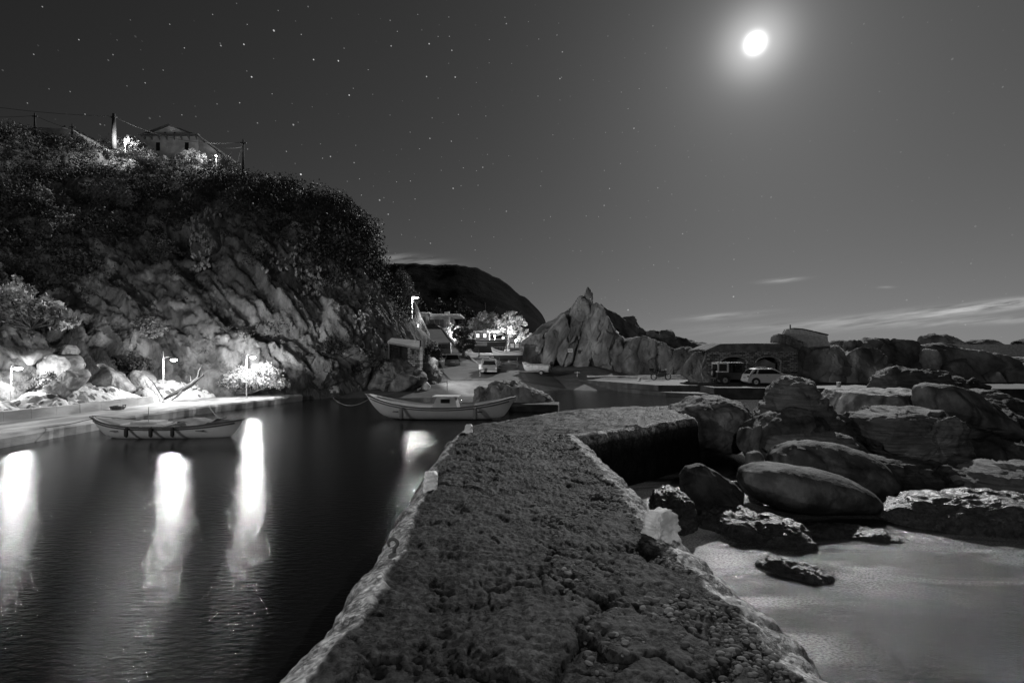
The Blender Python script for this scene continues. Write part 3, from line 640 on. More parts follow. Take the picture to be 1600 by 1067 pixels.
def make_cliff():
    nu, nv = 620, 230
    cols = []
    for px, rows in CCOL:
        pts = [tuple(P(px, py, Y)) for py, Y in rows]
        f = pts[0]; k = (f[1] - 1.2) / f[1]; pts = [(f[0] * k, f[1] * k, -.6)] + pts
        t = pts[-1]; s = 1 + 14 / t[1]; pts.append((t[0] * s, t[1] + 14, t[2] + 1.2)); s = 1 + 45 / t[1]; pts.append((t[0] * s, t[1] + 45, t[2] * .8)); 
        cols.append(pts)
    C = np.array(cols)                         # ncol, 8, 3
    v0 = np.array([0, .06, .26, .46, .64, .82, .9, 1.0]); v = np.linspace(0, 1, nv)
    # cubic-ish smooth interpolation along both ways
    def interp(a, x0, x):
        return np.stack([np.interp(x, x0, a[:, i]) for i in range(3)], 1)
    G = np.stack([interp(c, v0, v) for c in C])        # ncol, nv, 3
    s0 = np.concatenate([[0], np.cumsum(np.linalg.norm(np.diff(C[:, 1], axis=0), axis=1))])
    s = np.linspace(0, 1, nu) ** .9 * s0[-1]
    H = np.stack([interp(G[:, j], s0, s) for j in range(nv)], 1)      # nu, nv, 3
    for _ in range(10):                                  # relax the creases of the control net
        H[1:-1] = H[1:-1] * .5 + (H[:-2] + H[2:]) * .25; H[:, 1:-1] = H[:, 1:-1] * .5 + (H[:, :-2] + H[:, 2:]) * .25
    du = np.gradient(H, axis=0); dv = np.gradient(H, axis=1); Nn = np.cross(du, dv); Nn /= np.linalg.norm(Nn, axis=2)[..., None] + 1e-9
    if Nn[nu // 3, nv // 3, 1] > 0: Nn = -Nn
    p = H.reshape(-1, 3); vv = np.repeat(v[None], nu, 0).ravel()
    a = R(38); rot = np.array([[math.cos(a), 0, math.sin(a)], [0, 1, 0], [-math.sin(a), 0, math.cos(a)]])
    q = p @ rot.T
    warp = np.stack([fbm(p * .18, 3), fbm(p * .18 + 50, 3), fbm(p * .18 + 90, 3)], 1) * 1.6
    big = fbm(p * .11 + 3, 3) * 1.1
    f1, f2, cid, fa = worley((q + warp) * np.array([.30, .30, .075]), True); g1, g2, gc, fb = worley((q + warp * .6) * np.array([.9, .9, .22]) + 7, True)
    facet = (cid - .5) * .6 + fa * 1.25 - sstep(.05, 0, f2 - f1) * .35
    fac2 = (gc - .5) * .14 + fb * .28 - sstep(.05, 0, g2 - g1) * .10
    fine = fbm(q * np.array([1.8, 1.8, .45]), 5, .62) * .28 + (.3 - np.abs(fbm(q * np.array([3.2, 3.2, .5]) + 4, 3, .6))) * .16; grv = (.35 - np.abs(fbm(q * np.array([.55, .55, .10]) + 20, 3))).clip(-.1) * .9
    face = sstep(.02, .1, vv) * sstep(.74, .55, vv)
    d = big * sstep(0, .15, vv) + (facet + fac2 - grv) * face + fine * (.5 + .8 * face) + fbm(p * .5, 4) * .35 * (1 - face) * sstep(.0, .1, vv)
    d = d * sstep(1.0, .8, vv); uu = np.repeat(s[:, None] / s0[-1], nv, 1).ravel(); d = d * (1 - .75 * sstep(s0[11] / s0[-1], s0[13] / s0[-1], uu))
    Hs = p + Nn.reshape(-1, 3) * d[:, None]
    tone = np.clip(1 + .9 * (gc - .5) * face + .7 * (cid - .5) * face + fbm(p * .25 + 5, 3) * .3, .45, 1.9) * (.55 + .45 * face)
    o = npmesh('cliff', Hs, gridF(nu, nv), M['cliff'], tone=tone); struct(o)
    return Hs.reshape(nu, nv, 3), Nn, v
CH, CN, CV = make_cliff()
def cliff_px():
    V = CH; return CX + V[..., 0] / V[..., 1] * FPX, HY - (V[..., 2] - CZ) / V[..., 1] * FPX
CPX, CPY = cliff_px()
def cliff_at(px, py):
    """the point of the cliff's face that lies in that direction from the path (front face only)"""
    d = (CPX[:, :190] - px) ** 2 + (CPY[:, :190] - py) ** 2 + (CH[:, :190, 1] * .25) ** 2 * .2
    i, j = np.unravel_index(np.argmin(d), d.shape); return CH[i, j], CN[i, j]

def leaves(C, size, up=None, jit=.35, aspect=.45, r_=None):
    r_ = r_ or rng; n = len(C); a = r_.normal(size=(n, 3)); a /= np.linalg.norm(a, axis=1)[:, None]
    if up is not None: a = a * .8 + up; a /= np.linalg.norm(a, axis=1)[:, None]
    b = np.cross(a, r_.normal(size=(n, 3))); b /= np.linalg.norm(b, axis=1)[:, None]
    s = size * (1 + jit * r_.normal(size=n)).clip(.4, 2); s = s[:, None]
    V = np.stack([C - a * s * .5, C + b * s * aspect * .5, C + a * s * .5, C - b * s * aspect * .5], 1).reshape(-1, 3)
    return V, np.arange(4 * n).reshape(n, 4)
def ball_pts(c, r, n, r_, flat=.8):
    d = r_.normal(size=(n, 3)); d /= np.linalg.norm(d, axis=1)[:, None]
    rad = r_.random(n) ** .4 * (1 + .25 * fbm(d * 2.2 + np.array(c) * .7, 2)); return np.array(c) + d * rad[:, None] * np.array([r, r, r * flat])

def make_scrub():
    r_ = np.random.default_rng(21); C = []; T = []
    nu, nv, _ = CH.shape; k = 0
    dens = fbm(CH.reshape(-1, 3) * .16 + 12, 3).reshape(nu, nv)
    while k < 1750:
        i = int(r_.random() * nu); vv = .14 + r_.random() * .72; j = int(vv * nv)
        if j >= nv: continue
        px = CPX[i, j]
        if px < -80 or px > 648: continue
        py = CPY[i, j]
        hi = np.interp(px, [0, 100, 250, 330, 420, 480, 540, 580, 640, 680], [455, 400, 372, 330, 345, 385, 470, 440, 430, 500])   # above this line scrub covers the rock
        w = sstep(hi + 45, hi - 25, py + dens[i, j] * 90)
        if r_.random() > w + .025: continue
        rad = .38 + 1.25 * r_.random() ** 3; nrm = CN[i, j]; c = CH[i, j] + nrm * rad * .25
        nl = int(110 * rad ** 1.3 * (1.25 if py < hi else .8)); C.append(ball_pts(c, rad, nl, r_, .75)); T.append(np.full(nl, (.45 + 1.1 * r_.random() ** 2) * (2.6 if r_.random() < .10 else 1))); k += 1
    # ragged skyline
    for i in range(0, nu, 2):
        j = int(.815 * nv); 
        if CPX[i, j] < -80 or CPX[i, j] > 640: continue
        for q in range(2):
            jj = j + int(r_.normal() * 5); rad = .3 + .85 * r_.random() ** 2; c = CH[i, jj] + np.array([0, 0, rad * .4]); nl = int(120 * rad); C.append(ball_pts(c, rad, nl, r_, 1.0)); T.append(np.full(nl, .5 + .5 * r_.random()))
    C = np.concatenate(C); T = np.concatenate(T); V, F = leaves(C, .20, r_=r_)
    o = npmesh('cliff_scrub', V, F, M['leaf'], smooth=False, tone=np.repeat(T, 4))
    tag(o, 'dark tangled scrub covering the upper cliff', 'scrub', kind='stuff')
    print('scrub leaves', len(C))
make_scrub()

# ------------------------------------------------------------------ lamps
def quay_lamp(name, x, y, zb, hp, arm, zl, watts, label, group='lamps along the left quay', pr=.035, bs=1.25):
    t = empty(name, (x, y, zb)); tag(t, label, 'lamp post', group)
    h = zl - zb
    MB().tube([(0, 0, 0), (0, 0, hp)], [pr, pr * .8], 10).build('pole', M['white'], t, smooth=True)
    MB().tube([(0, 0, 0), (0, 0, .05)], [pr * 2.6, pr * 2.6], 12).build('base_plate', M['metal'], t)
    MB().tube([(0, 0, h + .12), (arm * .5, 0, h + .17), (arm, 0, h + .12)], [.018] * 3, 6).build('arm', M['metal'], t, smooth=True)
    b = MB(); b.tube([(arm, 0, h + .13), (arm, 0, h + .07), (arm, 0, h + .05)], [.05, .16, .17], 14); hd = b.build('lamp_head', M['metal'], t, smooth=True)
    c = MB(); n = 10
    c.tube([(arm, 0, h + .04), (arm, 0, h - .0), (arm, 0, h - .06), (arm, 0, h - .1)], [.08 * bs, .15 * bs, .13 * bs, .03 * bs], 10); c.build('bulb', M['lamp'], hd, smooth=True)
    lamp_light('lamplight', (arm, 0, h - .24), watts, .10, t)
    return t
quay_lamp('quay_lamp', PX(255, 29.8), 29.8, .47, 3.0, .62, 2.98, 720, 'lit lamp on a thin white pole beside the driftwood branch')
quay_lamp('quay_lamp', PX(385, 33.3), 33.3, .47, 2.9, .42, 3.12, 780, 'lit lamp on a thin pole standing in the round bush')
quay_lamp('quay_lamp', PX(17, 25), 25, .5, 2.3, .34, 2.6, 340, 'short white lamp post with crossbar at the left edge of the picture')
quay_lamp('quay_lamp', -19.6, 0.5, .5, 6.6, .7, 6.6, 4600, 'added tall quay lamp left of the jetty, unseen outside the picture')  # unseen lamp added to light the rocks that face the camera
quay_lamp('jetty_fill_lamp', -1.1, -6.5, 1.4, 5.4, .5, 6.6, 2000, 'added tall lamp post at the landward end of the jetty, unseen behind the viewer', None, .06)  # unseen post added behind the camera to brighten stones and near faces
quay_lamp('street_lamp', PX(644, 65), 65, 2.6, 8.2, .40, 10.6, 2000, 'tall lit street lamp above the flat roofed hotel', None, .055, 3.0)

# ------------------------------------------------------------------ left bank: low wall, whitewashed rubble, slabs, driftwood
def low_wall(name, pts, th, h, mt, label, cat='wall', zb=.44, caps=True):
    b = MB()
    for (p, q) in zip(pts[:-1], pts[1:]):
        p, q = Vector((p[0], p[1], 0)), Vector((q[0], q[1], 0)); d = (q - p).normalized(); nrm = Vector((-d.y, d.x, 0)) * th / 2; k = max(1, int((q - p).length / 1.0))
        for i in range(k):
            a, c = p + (q - p) * i / k, p + (q - p) * (i + 1) / k; a = a + d * .004; c = c - d * .004
            ha, hc = h + random.uniform(-.02, .02), h + random.uniform(-.02, .02); v = .03
            b.add([a - nrm + Vector((0, 0, zb)), c - nrm + Vector((0, 0, zb)), c + nrm + Vector((0, 0, zb)), a + nrm + Vector((0, 0, zb)),
                   a - nrm * .94 + Vector((0, 0, zb + ha)), c - nrm * .94 + Vector((0, 0, zb + hc)), c + nrm * .94 + Vector((0, 0, zb + hc)), a + nrm * .94 + Vector((0, 0, zb + ha))],
                  [(0, 1, 5, 4), (1, 2, 6, 5), (2, 3, 7, 6), (3, 0, 4, 7), (4, 5, 6, 7)])
    return tag(b.build(name, mt), label, cat)
low_wall('low_wall', [(PX(-200, 17.5), 17.5), (PX(0, 21.3), 21.3), (PX(120, 24.5), 24.5), (PX(236, 29.2), 29.2)], .35, .46, M['quay'], 'low grey wall along the back of the left quay')
m, N, L, pb = nodes_mat('whitewashed rubble'); M['rubble'] = m
tc = N.new('ShaderNodeTexCoord'); vo = N.new('ShaderNodeTexVoronoi'); vo.inputs['Scale'].default_value = 1.9; vo.inputs['Randomness'].default_value = 1
no = N.new('ShaderNodeTexNoise'); no.inputs['Scale'].default_value = 3.5; mx = N.new('ShaderNodeMix'); mx.data_type = 'RGBA'; mx.blend_type = 'LINEAR_LIGHT'; mx.inputs[0].default_value = .12
L.new(tc.outputs['Object'], no.inputs[0]); L.new(tc.outputs['Object'], mx.inputs[6]); L.new(no.outputs['Color'], mx.inputs[7]); L.new(mx.outputs[2], vo.inputs['Vector'])
cs = N.new('ShaderNodeSeparateColor'); L.new(vo.outputs['Color'], cs.inputs[0])
thr = N.new('ShaderNodeMath'); thr.operation = 'MULTIPLY_ADD'; L.new(cs.outputs[0], thr.inputs[0]); thr.inputs[1].default_value = .30; thr.inputs[2].default_value = .14
df = N.new('ShaderNodeMath'); df.operation = 'SUBTRACT'; L.new(vo.outputs['Distance'], df.inputs[0]); L.new(thr.outputs[0], df.inputs[1])
rp = N.new('ShaderNodeValToRGB'); rp.color_ramp.elements[0].position = 0; rp.color_ramp.elements[1].position = .05; rp.color_ramp.elements[0].color = g3(.13); rp.color_ramp.elements[1].color = g3(.62)
L.new(df.outputs[0], rp.inputs[0]); L.new(rp.outputs[0], pb.inputs['Base Color']); pb.inputs['Roughness'].default_value = .85
bp = N.new('ShaderNodeBump'); bp.inputs['Strength'].default_value = .8; bp.inputs['Distance'].default_value = .1; n9 = N.new('ShaderNodeTexNoise'); n9.inputs['Scale'].default_value = 7; n9.inputs['Detail'].default_value = 6
L.new(tc.outputs['Object'], n9.inputs[0]); L.new(n9.outputs['Fac'], bp.inputs['Height']); L.new(bp.outputs[0], pb.inputs['Normal'])
def rubble(pts, hts, dep, label, seed):
    """bank of stones set in whitewashed mortar, rising from the wall to the cliff"""
    n, m_ = 140, 46; t = np.linspace(0, 1, n); tt = np.linspace(0, 1, len(pts)); a = np.array(pts, float)
    X = np.interp(t, tt, a[:, 0]); Y = np.interp(t, tt, a[:, 1]); H = np.interp(t, tt, hts)
    dx, dy = np.gradient(X), np.gradient(Y); l = np.hypot(dx, dy); nx_, ny_ = -dy / l, dx / l; V = []
    for j in range(m_):
        u = j / (m_ - 1); z = .40 + (H * (1 - (1 - min(1, u * 1.6)) ** 2.0)) * (1 if u < .8 else 1 - (u - .8) / .2 * .6)
        p = np.stack([X + nx_ * u * dep, Y + ny_ * u * dep, np.full(n, 0.) + z], 1); V.append(p)
    V = np.concatenate(V); g1, g2, gc = worley(V * np.array([1.5, 1.5, 1.5]) + seed)
    e = np.tile(np.sin(np.clip(t, 0, 1) * np.pi) ** .25, m_); up = np.sqrt(np.clip(1 - g1 * 1.1, 0, 1)) * .34 * (.5 + gc) + fbm(V * 4, 3) * .04
    V[:, 2] = .38 + (V[:, 2] - .38 + up * np.repeat(np.clip(np.arange(m_) / 4, 0, 1), n)) * e
    org = V.mean(0); org[2] = .4
    tag(npmesh('whitewashed_rubble', V, gridF(m_, n), M['rubble'], origin=org), label, 'rubble bank', 'banks of stones set in whitewashed mortar')
rubble([(PX(-190, 18), 18.1), (PX(-60, 20.5), 20.6), (PX(62, 23.5), 23.5)], [1.1, 1.3, .9], 3.4, 'whitewashed rubble bank at the left edge below the short lamp post', 1)
rubble([(PX(60, 23.6), 23.6), (PX(150, 26.2), 26.2), (PX(240, 30), 30)], [.8, .95, 1.0], 2.6, 'long whitewashed rubble bank between the tilted slabs and the low wall', 2)
rubble([(PX(240, 30.2), 30.2), (PX(290, 32), 32), (PX(348, 34.2), 34.2)], [1.1, .9, .5], 2.2, 'whitewashed rubble bank under the driftwood branch', 3)
rubble([(PX(448, 38.0), 38.0), (PX(490, 38.6), 38.6), (PX(530, 39), 39)], [.6, .8, .5], 2.0, 'small whitewashed rubble bank at the foot of the cliff right of the round bush', 4)
M['slabrock'] = mat('pale slab rock', .22, .42, 1.1, .85, 1.0, 5, tone=True, dist=.08, spots=.35, sscale=2.5, stretch=(1, 1, .5), rot=(0, R(45), 0))
GS = 'tilted rock slabs at the foot of the cliff'
for k, (o_, Y, D, t, l) in enumerate([
 ([(66, 622), (72, 608), (100, 585), (136, 568), (141, 578), (118, 606), (98, 626), (80, 628)], 25.5, .5, 1.0, 'long pale slab tilted up to the right, nearest the short lamp post'),
 ([(58, 592), (62, 566), (82, 552), (112, 556), (126, 572), (104, 590), (84, 606), (62, 604)], 27, .7, .9, 'broad tilted slab with a dark hollow below the grass tuft'),
 ([(146, 592), (164, 573), (176, 578), (210, 610), (186, 620), (160, 612)], 29.5, .6, 1.1, 'pale slab leaning to the left above the middle of the rubble bank'),
 ([(112, 604), (128, 594), (152, 610), (150, 626), (120, 626)], 27.6, .5, .9, 'squat slab between the two long leaning slabs'),
 ([(90, 548), (108, 539), (120, 548), (110, 562), (94, 560)], 28.5, .5, 1.0, 'small angular slab high above the others'),
 ([(206, 588), (216, 578), (234, 586), (256, 618), (244, 630), (218, 612)], 31.5, .6, 1.1, 'narrow pale slab leaning toward the first lamp pole'),
 ([(146, 572), (155, 567), (164, 571), (162, 578), (150, 578)], 29.5, .3, 1.3, 'small pale round stone perched between the slabs')]):
    stone('rock_slab', o_, Y, D, mat_='slabrock', e=.5, amp=.10, fs=1.6, seed=200 + k, tone=t, cuts=4, n=80, m=36, label=l, cat='rock', group=GS)
stone('boulder', [(470, 606), (472, 572), (480, 552), (500, 549), (524, 563), (537, 590), (532, 612), (500, 616)], 39.5, 1.3, mat_='slabrock', amp=.18, fs=.9, seed=210, tone=.55, cuts=3,
      label='large dark boulder at the foot of the cliff right of the round bush', cat='boulder')
# rocks below the stone hut
for k, (o_, Y, D, t, l) in enumerate([
 ([(572, 606), (580, 580), (600, 566), (625, 562), (650, 575), (668, 590), (660, 612), (600, 614)], 42.5, 1.6, .6, 'rough rock mound the stone hut stands on'),
 ([(640, 610), (650, 580), (668, 560), (684, 565), (690, 590), (680, 608)], 45.5, 1.4, .45, 'dark rough rock right of the stone hut beside the road'),
 ([(657, 609), (660, 599), (667, 596), (673, 603), (671, 610)], 42, .35, 1.9, 'small whitewashed stone at the foot of the dark rocks')]):
    stone('rock', o_, Y, D, mat_='slabrock', e=.7, amp=.30 if k < 2 else .03, fs=.9, seed=220 + k, tone=t, cuts=3, n=90, m=40, label=l, cat='rock')
# islet with a landing platform in the cove
isl = [([(738, 634), (740, 610), (748, 602), (757, 606), (764, 622), (760, 636)], 31.2, .6, .9, 'small round rock at the left end of the islet'),
 ([(752, 640), (758, 612), (766, 599), (790, 597), (815, 600), (838, 610), (862, 624), (872, 634), (866, 642), (800, 644)], 31.5, 1.3, .75, 'streaked humpbacked rock of the islet behind the moored boat')]
for k, (o_, Y, D, t, l) in enumerate(isl):
    stone('islet_rock', o_, Y, D, mat_='slabrock', amp=.16, fs=1.4, seed=230 + k, tone=t, cuts=2, label=l, cat='rock')
slab('landing_platform', [(PX(795, 29.6), 29.6), (PX(872, 29.2), 29.2), (PX(874, 31), 31), (PX(800, 31.5), 31.5)], -1, .42, M['quay_dark'])
# driftwood
b = MB(); px0 = P(256, 624, 30.4)
def pp(a, c, Y): return P(a, c, Y) - px0
b.tube([pp(256, 624, 30.4), pp(270, 616, 30.5), pp(286, 608, 30.6), pp(300, 600, 30.6), pp(310, 590, 30.7), pp(312, 578, 30.6), pp(318, 569, 30.6)], [.06, .12, .15, .13, .10, .06, .02], 8)
b.tube([pp(286, 608, 30.6), pp(276, 620, 30.2), pp(268, 625, 30.1)], [.1, .06, .03], 7); b.tube([pp(300, 600, 30.6), pp(297, 586, 30.8)], [.06, .015], 6)
b.tube([pp(305, 596, 30.6), pp(318, 586, 30.4), pp(316, 580, 30.4)], [.07, .04, .015], 6)
b.tube([pp(256, 624, 30.4), pp(240, 598, 30.8), pp(232, 590, 30.9)], [.05, .03, .015], 6)
tag(b.build('driftwood', M['darkmetal'], loc=px0, smooth=True), 'dark gnarled driftwood branch leaning by the first lamp pole', 'branch')
# rope coil / bucket on the wall
b = MB(); p0 = P(188, 638, 26.2); b.tube([(-.22, 0, -.02), (-.25, 0, .14)], [.16, .19], 12); b.tube([(.1, 0, .02), (.32, 0, .06), (.36, 0, .2), (.2, 0, .16)], [.03] * 4, 6); b.box(-.25, .2, -.12, .12, -.05, .12)
tag(b.build('mooring_cleat', M['darkmetal'], loc=p0 + Vector((0, -.1, 0))), 'dark iron mooring fitting on the low quay wall', 'mooring fitting')

# ------------------------------------------------------------------ jetty furniture
def white_stone(px, py, Y, wd, hg, dp, label, seed, lean=0.0, top=.8, rz=0.):
    x = PX(px, Y); z = jz(x, Y) - .04; n, m_ = 60, 34; V = []
    for j in range(m_):
        t = j / (m_ - 1); k = 1 - (1 - top) * t; k *= (1 - max(0, t - .85) / .15 * .35)
        for i in range(n):
            a = 2 * math.pi * i / n; c, s = math.cos(a), math.sin(a); f = lambda q: math.copysign(abs(q) ** (.28 if seed == 4 else .45), q)
            V.append((f(c) * wd / 2 * k + lean * t * hg, f(s) * dp / 2 * k, t * hg))
    V = np.array(V); V += (fbm(V * (9 if seed == 4 else 7) + seed, 5, .65)[:, None] * (.035 if seed == 4 else .018) * (hg / .3)) * np.sign(V * [1, 1, 0]); V[:, 2] += fbm(V * 6, 3) * .02 * V[:, 2] / hg
    V = np.concatenate([V, [[lean * hg, 0, hg * 1.0]]]); F = gridF(m_, n, True).tolist(); 
    c, s = math.cos(rz), math.sin(rz); V = V @ np.array([[c, s, 0], [-s, c, 0], [0, 0, 1]])
    b = MB(); top_i = len(V) - 1
    b.add([tuple(v) for v in V], [tuple(f) for f in F] + [((m_ - 1) * n + i, (m_ - 1) * n + (i + 1) % n, top_i) for i in range(n)])
    return tag(b.build('marker_stone', M['white'] if seed != 4 else M['blockw'], loc=(x, Y, z), smooth=True), label, 'marker stone', 'white painted marker stones on the jetty')
M['blockw'] = mat('flaking white block', .5, .75, 3, .8, 1.0, 12, dist=.03, spots=.3, sscale=7)
white_stone(672, 768, 6.78, .175, .27, .16, 'slanted white marker stone on the left edge of the jetty, half way along', 1, .05, .95, .2)
white_stone(732, 672, 11.9, .20, .27, .2, 'round topped white marker stone at the far left corner of the jetty', 2, .03, .75)
white_stone(1003, 664, 13.2, .23, .30, .2, 'leaning white marker stone on the side arm of the jetty', 3, -.1, .62)
white_stone(1031, 836, 5.15, .29, .30, .26, 'squat rough white block on the right edge of the jetty, nearest the camera', 4, 0, .86, .5)
# mooring hook
hx, hy = PX(616, 4.65), 4.65; hz = jz(hx, hy); t = empty('mooring_hook', (hx, hy, hz)); tag(t, 'rusty iron mooring hook set in the left edge of the jetty', 'mooring hook')
MB().tube([(0, 0, -.02), (0, 0, .01), (0, 0, .03)], [.05, .055, .03], 12).build('base_plate', M['darkmetal'], t)
pts = [(0, 0, .0), (0, 0, .075)] + [(-.012 + .042 * math.cos(a), 0, .115 + .040 * math.sin(a)) for a in np.linspace(-.9, 4.0, 12)]
MB().tube(pts, [.017, .018] + [.017] * 8 + [.015, .013, .011, .009], 8).build('hook', M['darkmetal'], t, smooth=True)

# ------------------------------------------------------------------ boats
def hull_mb(L_, B, Hh, bow=.45, stern=.25, tr=.0, dr=.12, inner=False, fl=1.0):
    """lines of a small open boat along +x, waterline at z=0; tr = transom half width share"""
    nx_, nv_ = 30, 9; V = []
    k = .94 if inner else 1.0
    for i in range(nx_):
        t = i / (nx_ - 1); s = abs(2 * t - 1)
        bb = B / 2 * (1 - s ** 2.6) ** .8 if t > .5 or tr == 0 else B / 2 * max((1 - s ** 2.6) ** .8, tr + (1 - tr) * (1 - s ** 2.2))
        bb = max(bb, .02); sheer = Hh + (bow if t > .5 else stern) * s ** 2.2; keel = -dr + (bow * .7 if t > .5 else stern * .3) * s ** 7
        if inner: keel += .14; sheer -= .0; 
        rake = (t - .5) * 2; 
        for j in range(-nv_, nv_ + 1):
            v = abs(j) / nv_; z = keel + (sheer - keel) * v ** 1.35
            yv = bb * k * (v ** .55) * fl; x = (t - .5) * L_ * k + rake * abs(rake) * .09 * L_ * (v - .8)
            V.append((x, math.copysign(yv, j) if j else 0, z))
    return V, nx_, 2 * nv_ + 1
def make_boat(name, loc, rz, L_, B, Hh, label, group=None, bow=.45, stern=.25, tr=0.0, hullm='boatw', band='boatd', dr=.12, seats=3, cat='boat'):
    t = empty(name, loc, rz); tag(t, label, cat, group)
    V, n, m_ = hull_mb(L_, B, Hh, bow, stern, tr, dr); W, _, _ = hull_mb(L_, B, Hh, bow, stern, tr, dr, True)
    b = MB(); F = [(i * m_ + j, i * m_ + j + 1, (i + 1) * m_ + j + 1, (i + 1) * m_ + j) for i in range(n - 1) for j in range(m_ - 1)]
    b.add(V, F); b.add(W, [f[::-1] for f in F])
    o_ = len(V); b.f += [(i * m_, (i + 1) * m_, o_ + (i + 1) * m_, o_ + i * m_) for i in range(n - 1)] + [(i * m_ + m_ - 1, o_ + i * m_ + m_ - 1, o_ + (i + 1) * m_ + m_ - 1, (i + 1) * m_ + m_ - 1) for i in range(n - 1)]
    if tr: b.f += [tuple(range(m_)), tuple(o_ + j for j in range(m_))[::-1]]
    b.build('hull', M[hullm], t, smooth=True)
    for sgn, jj in ((-1, 0), (1, m_ - 1)):
        pts = [Vector(V[i * m_ + jj]) + Vector((0, sgn * .015, 0)) for i in range(n)]
        MB().tube(pts, .035, 6).build('gunwale', M[band], t, smooth=True)
    jj = [1, m_ - 2]
    for sgn, j in ((-1, 1), (1, m_ - 2)):
        pts = [Vector(V[i * m_ + j]) + Vector((0, sgn * .01, 0)) for i in range(1, n - 1)]
        MB().tube(pts, .032, 6).build('rubbing_strake', M[band], t, smooth=True)
    for k in range(seats):
        x = (-.28 + .56 * k / max(1, seats - 1)) * L_; MB().box(x - .13, x + .13, -B * .40, B * .40, Hh * .62, Hh * .62 + .035).build('thwart', M['wood'], t)
    return t
# moored launch by the left quay
y1 = 20.2
bt = make_boat('moored_boat', (PX(262, y1), y1, .06), R(182), 5.7, 1.75, .42, 'long pale launch with a folded canvas lying close to the left quay', 'boats moored in the harbour', bow=.34, stern=.22, seats=3)
b = MB(); b.box(-.1, 1.5, -.45, .45, .42, .50); b.box(.2, 1.2, -.35, .35, .5, .58); b.build('engine_cover', M['whitewall'], bt)
cv = np.array([(x, y, .50 + .14 * math.cos(y * 1.6) + .05 * math.sin(x * 5)) for x in np.linspace(-2.0, -.5, 16) for y in np.linspace(-.62, .62, 12)])
cv[:, 2] += fbm(cv * 3, 3) * .05; npmesh('canvas_cover', cv, gridF(16, 12), M['canvas'], bt)
for k, x in enumerate((-.75, .05, .95)):
    MB().tube([(x, .88, .46), (x, .93, .38), (x, .93, .14), (x, .90, .08)], [.02, .07, .07, .03], 10).build('fender', M['rubber'], bt, smooth=True)
MB().tube([(.6, .2, .5), (.6, .2, 1.15)], .012, 6).build('staff', M['metal'], bt)
# moored caique with white cuddy
y2 = 26.0
bt = make_boat('moored_boat', (PX(688, y2), y2, .10), R(178), 7.4, 2.3, .55, 'larger double ended boat with small white cuddy moored off the shore', 'boats moored in the harbour', bow=.62, stern=.5, seats=2)
V, n, m_ = hull_mb(7.4, 2.3, .55, .62, .5, 0, .12)
dk = MB(); dk.add([tuple(Vector(V[i * m_]) * 1 - Vector((0, -.03, .06))) for i in range(n)] + [tuple(Vector(V[i * m_ + m_ - 1]) - Vector((0, .03, .06))) for i in range(n)], [(i, i + 1, n + i + 1, n + i) for i in list(range(0, 8)) + list(range(16, n - 1))]); dk.build('deck', M['canvas'], bt)
cu = MB(); cu.add([(-.95, -.55, .45), (.35, -.55, .45), (.35, .55, .45), (-.95, .55, .45), (-.8, -.40, 1.05), (.1, -.40, 1.05), (.1, .40, 1.05), (-.8, .40, 1.05)], [(0, 1, 5, 4), (1, 2, 6, 5), (2, 3, 7, 6), (3, 0, 4, 7), (4, 5, 6, 7)])
cu.build('cuddy', M['whitewall'], bt); MB().box(-.98, .32, -.52, .52, 1.052, 1.09).build('cuddy_roof', M['white'], bt)
MB().box(-.55, -.1, .46, .50, .75, .95).build('cuddy_window', M['glass'], bt)
for x in (1.7, -1.9): MB().tube([(x, 1.12, .6), (x, 1.20, .5), (x, 1.20, .1), (x, 1.17, .02)], [.03, .1, .1, .03], 10).build('fender', M['canvas'], bt, smooth=True)
MB().tube([(-.35, 0, 1.26), (-.35, 0, 1.9)], .02, 6).build('staff', M['metal'], bt)

def wheel(t, x, y, r, wd, name='wheel', z=None, rimm='metal'):
    z = r if z is None else z
    o = MB().tube([(x, y - wd / 2, z), (x, y - wd / 2 + .03, z), (x, y + wd / 2 - .03, z), (x, y + wd / 2, z)], [r * .86, r, r, r * .86], 20).build(name, M['rubber'], t, smooth=False)
    b = MB(); s = -1 if y < 0 else 1
    ya = y - wd / 2 - .006; yb = y + wd / 2 + .006
    b.tube([(x, ya, z), (x, yb, z)], r * .58, 16); b.build('rim', M[rimm], o)
    MB().tube([(x, ya - .012, z), (x, yb + .012, z)], r * .16, 10).build('hub', M['darkmetal'], o)
    return o
def trailer(t, L_, x0=-1.9, z=.42, wheels=True):
    b = MB()
    for y in (-.5, .5): b.box(x0, x0 + L_, y - .035, y + .035, z - .04, z + .04)
    for x in (x0 + .2, x0 + L_ * .5, x0 + L_ - .2): b.box(x - .03, x + .03, -.46, .46, z - .034, z + .034)
    b.tube([(x0 + L_, .48, z), (x0 + L_ + 1.1, 0, z - .02)], .035, 6); b.tube([(x0 + L_, -.48, z), (x0 + L_ + 1.1, 0, z - .02)], .035, 6)
    b.build('trailer_frame', M['metal'], t)

def two_tone():
    m, N, L, pb = nodes_mat('topside white over dark bottom'); tc = N.new('ShaderNodeTexCoord'); sp_ = N.new('ShaderNodeSeparateXYZ'); L.new(tc.outputs['Object'], sp_.inputs[0])
    cr = N.new('ShaderNodeMapRange'); cr.inputs[1].default_value = .02; cr.inputs[2].default_value = .05; cr.inputs[3].default_value = .05; cr.inputs[4].default_value = .72; L.new(sp_.outputs[2], cr.inputs[0])
    L.new(cr.outputs[0], pb.inputs['Base Color']); pb.inputs['Roughness'].default_value = .5; return m
M['boat2'] = two_tone()
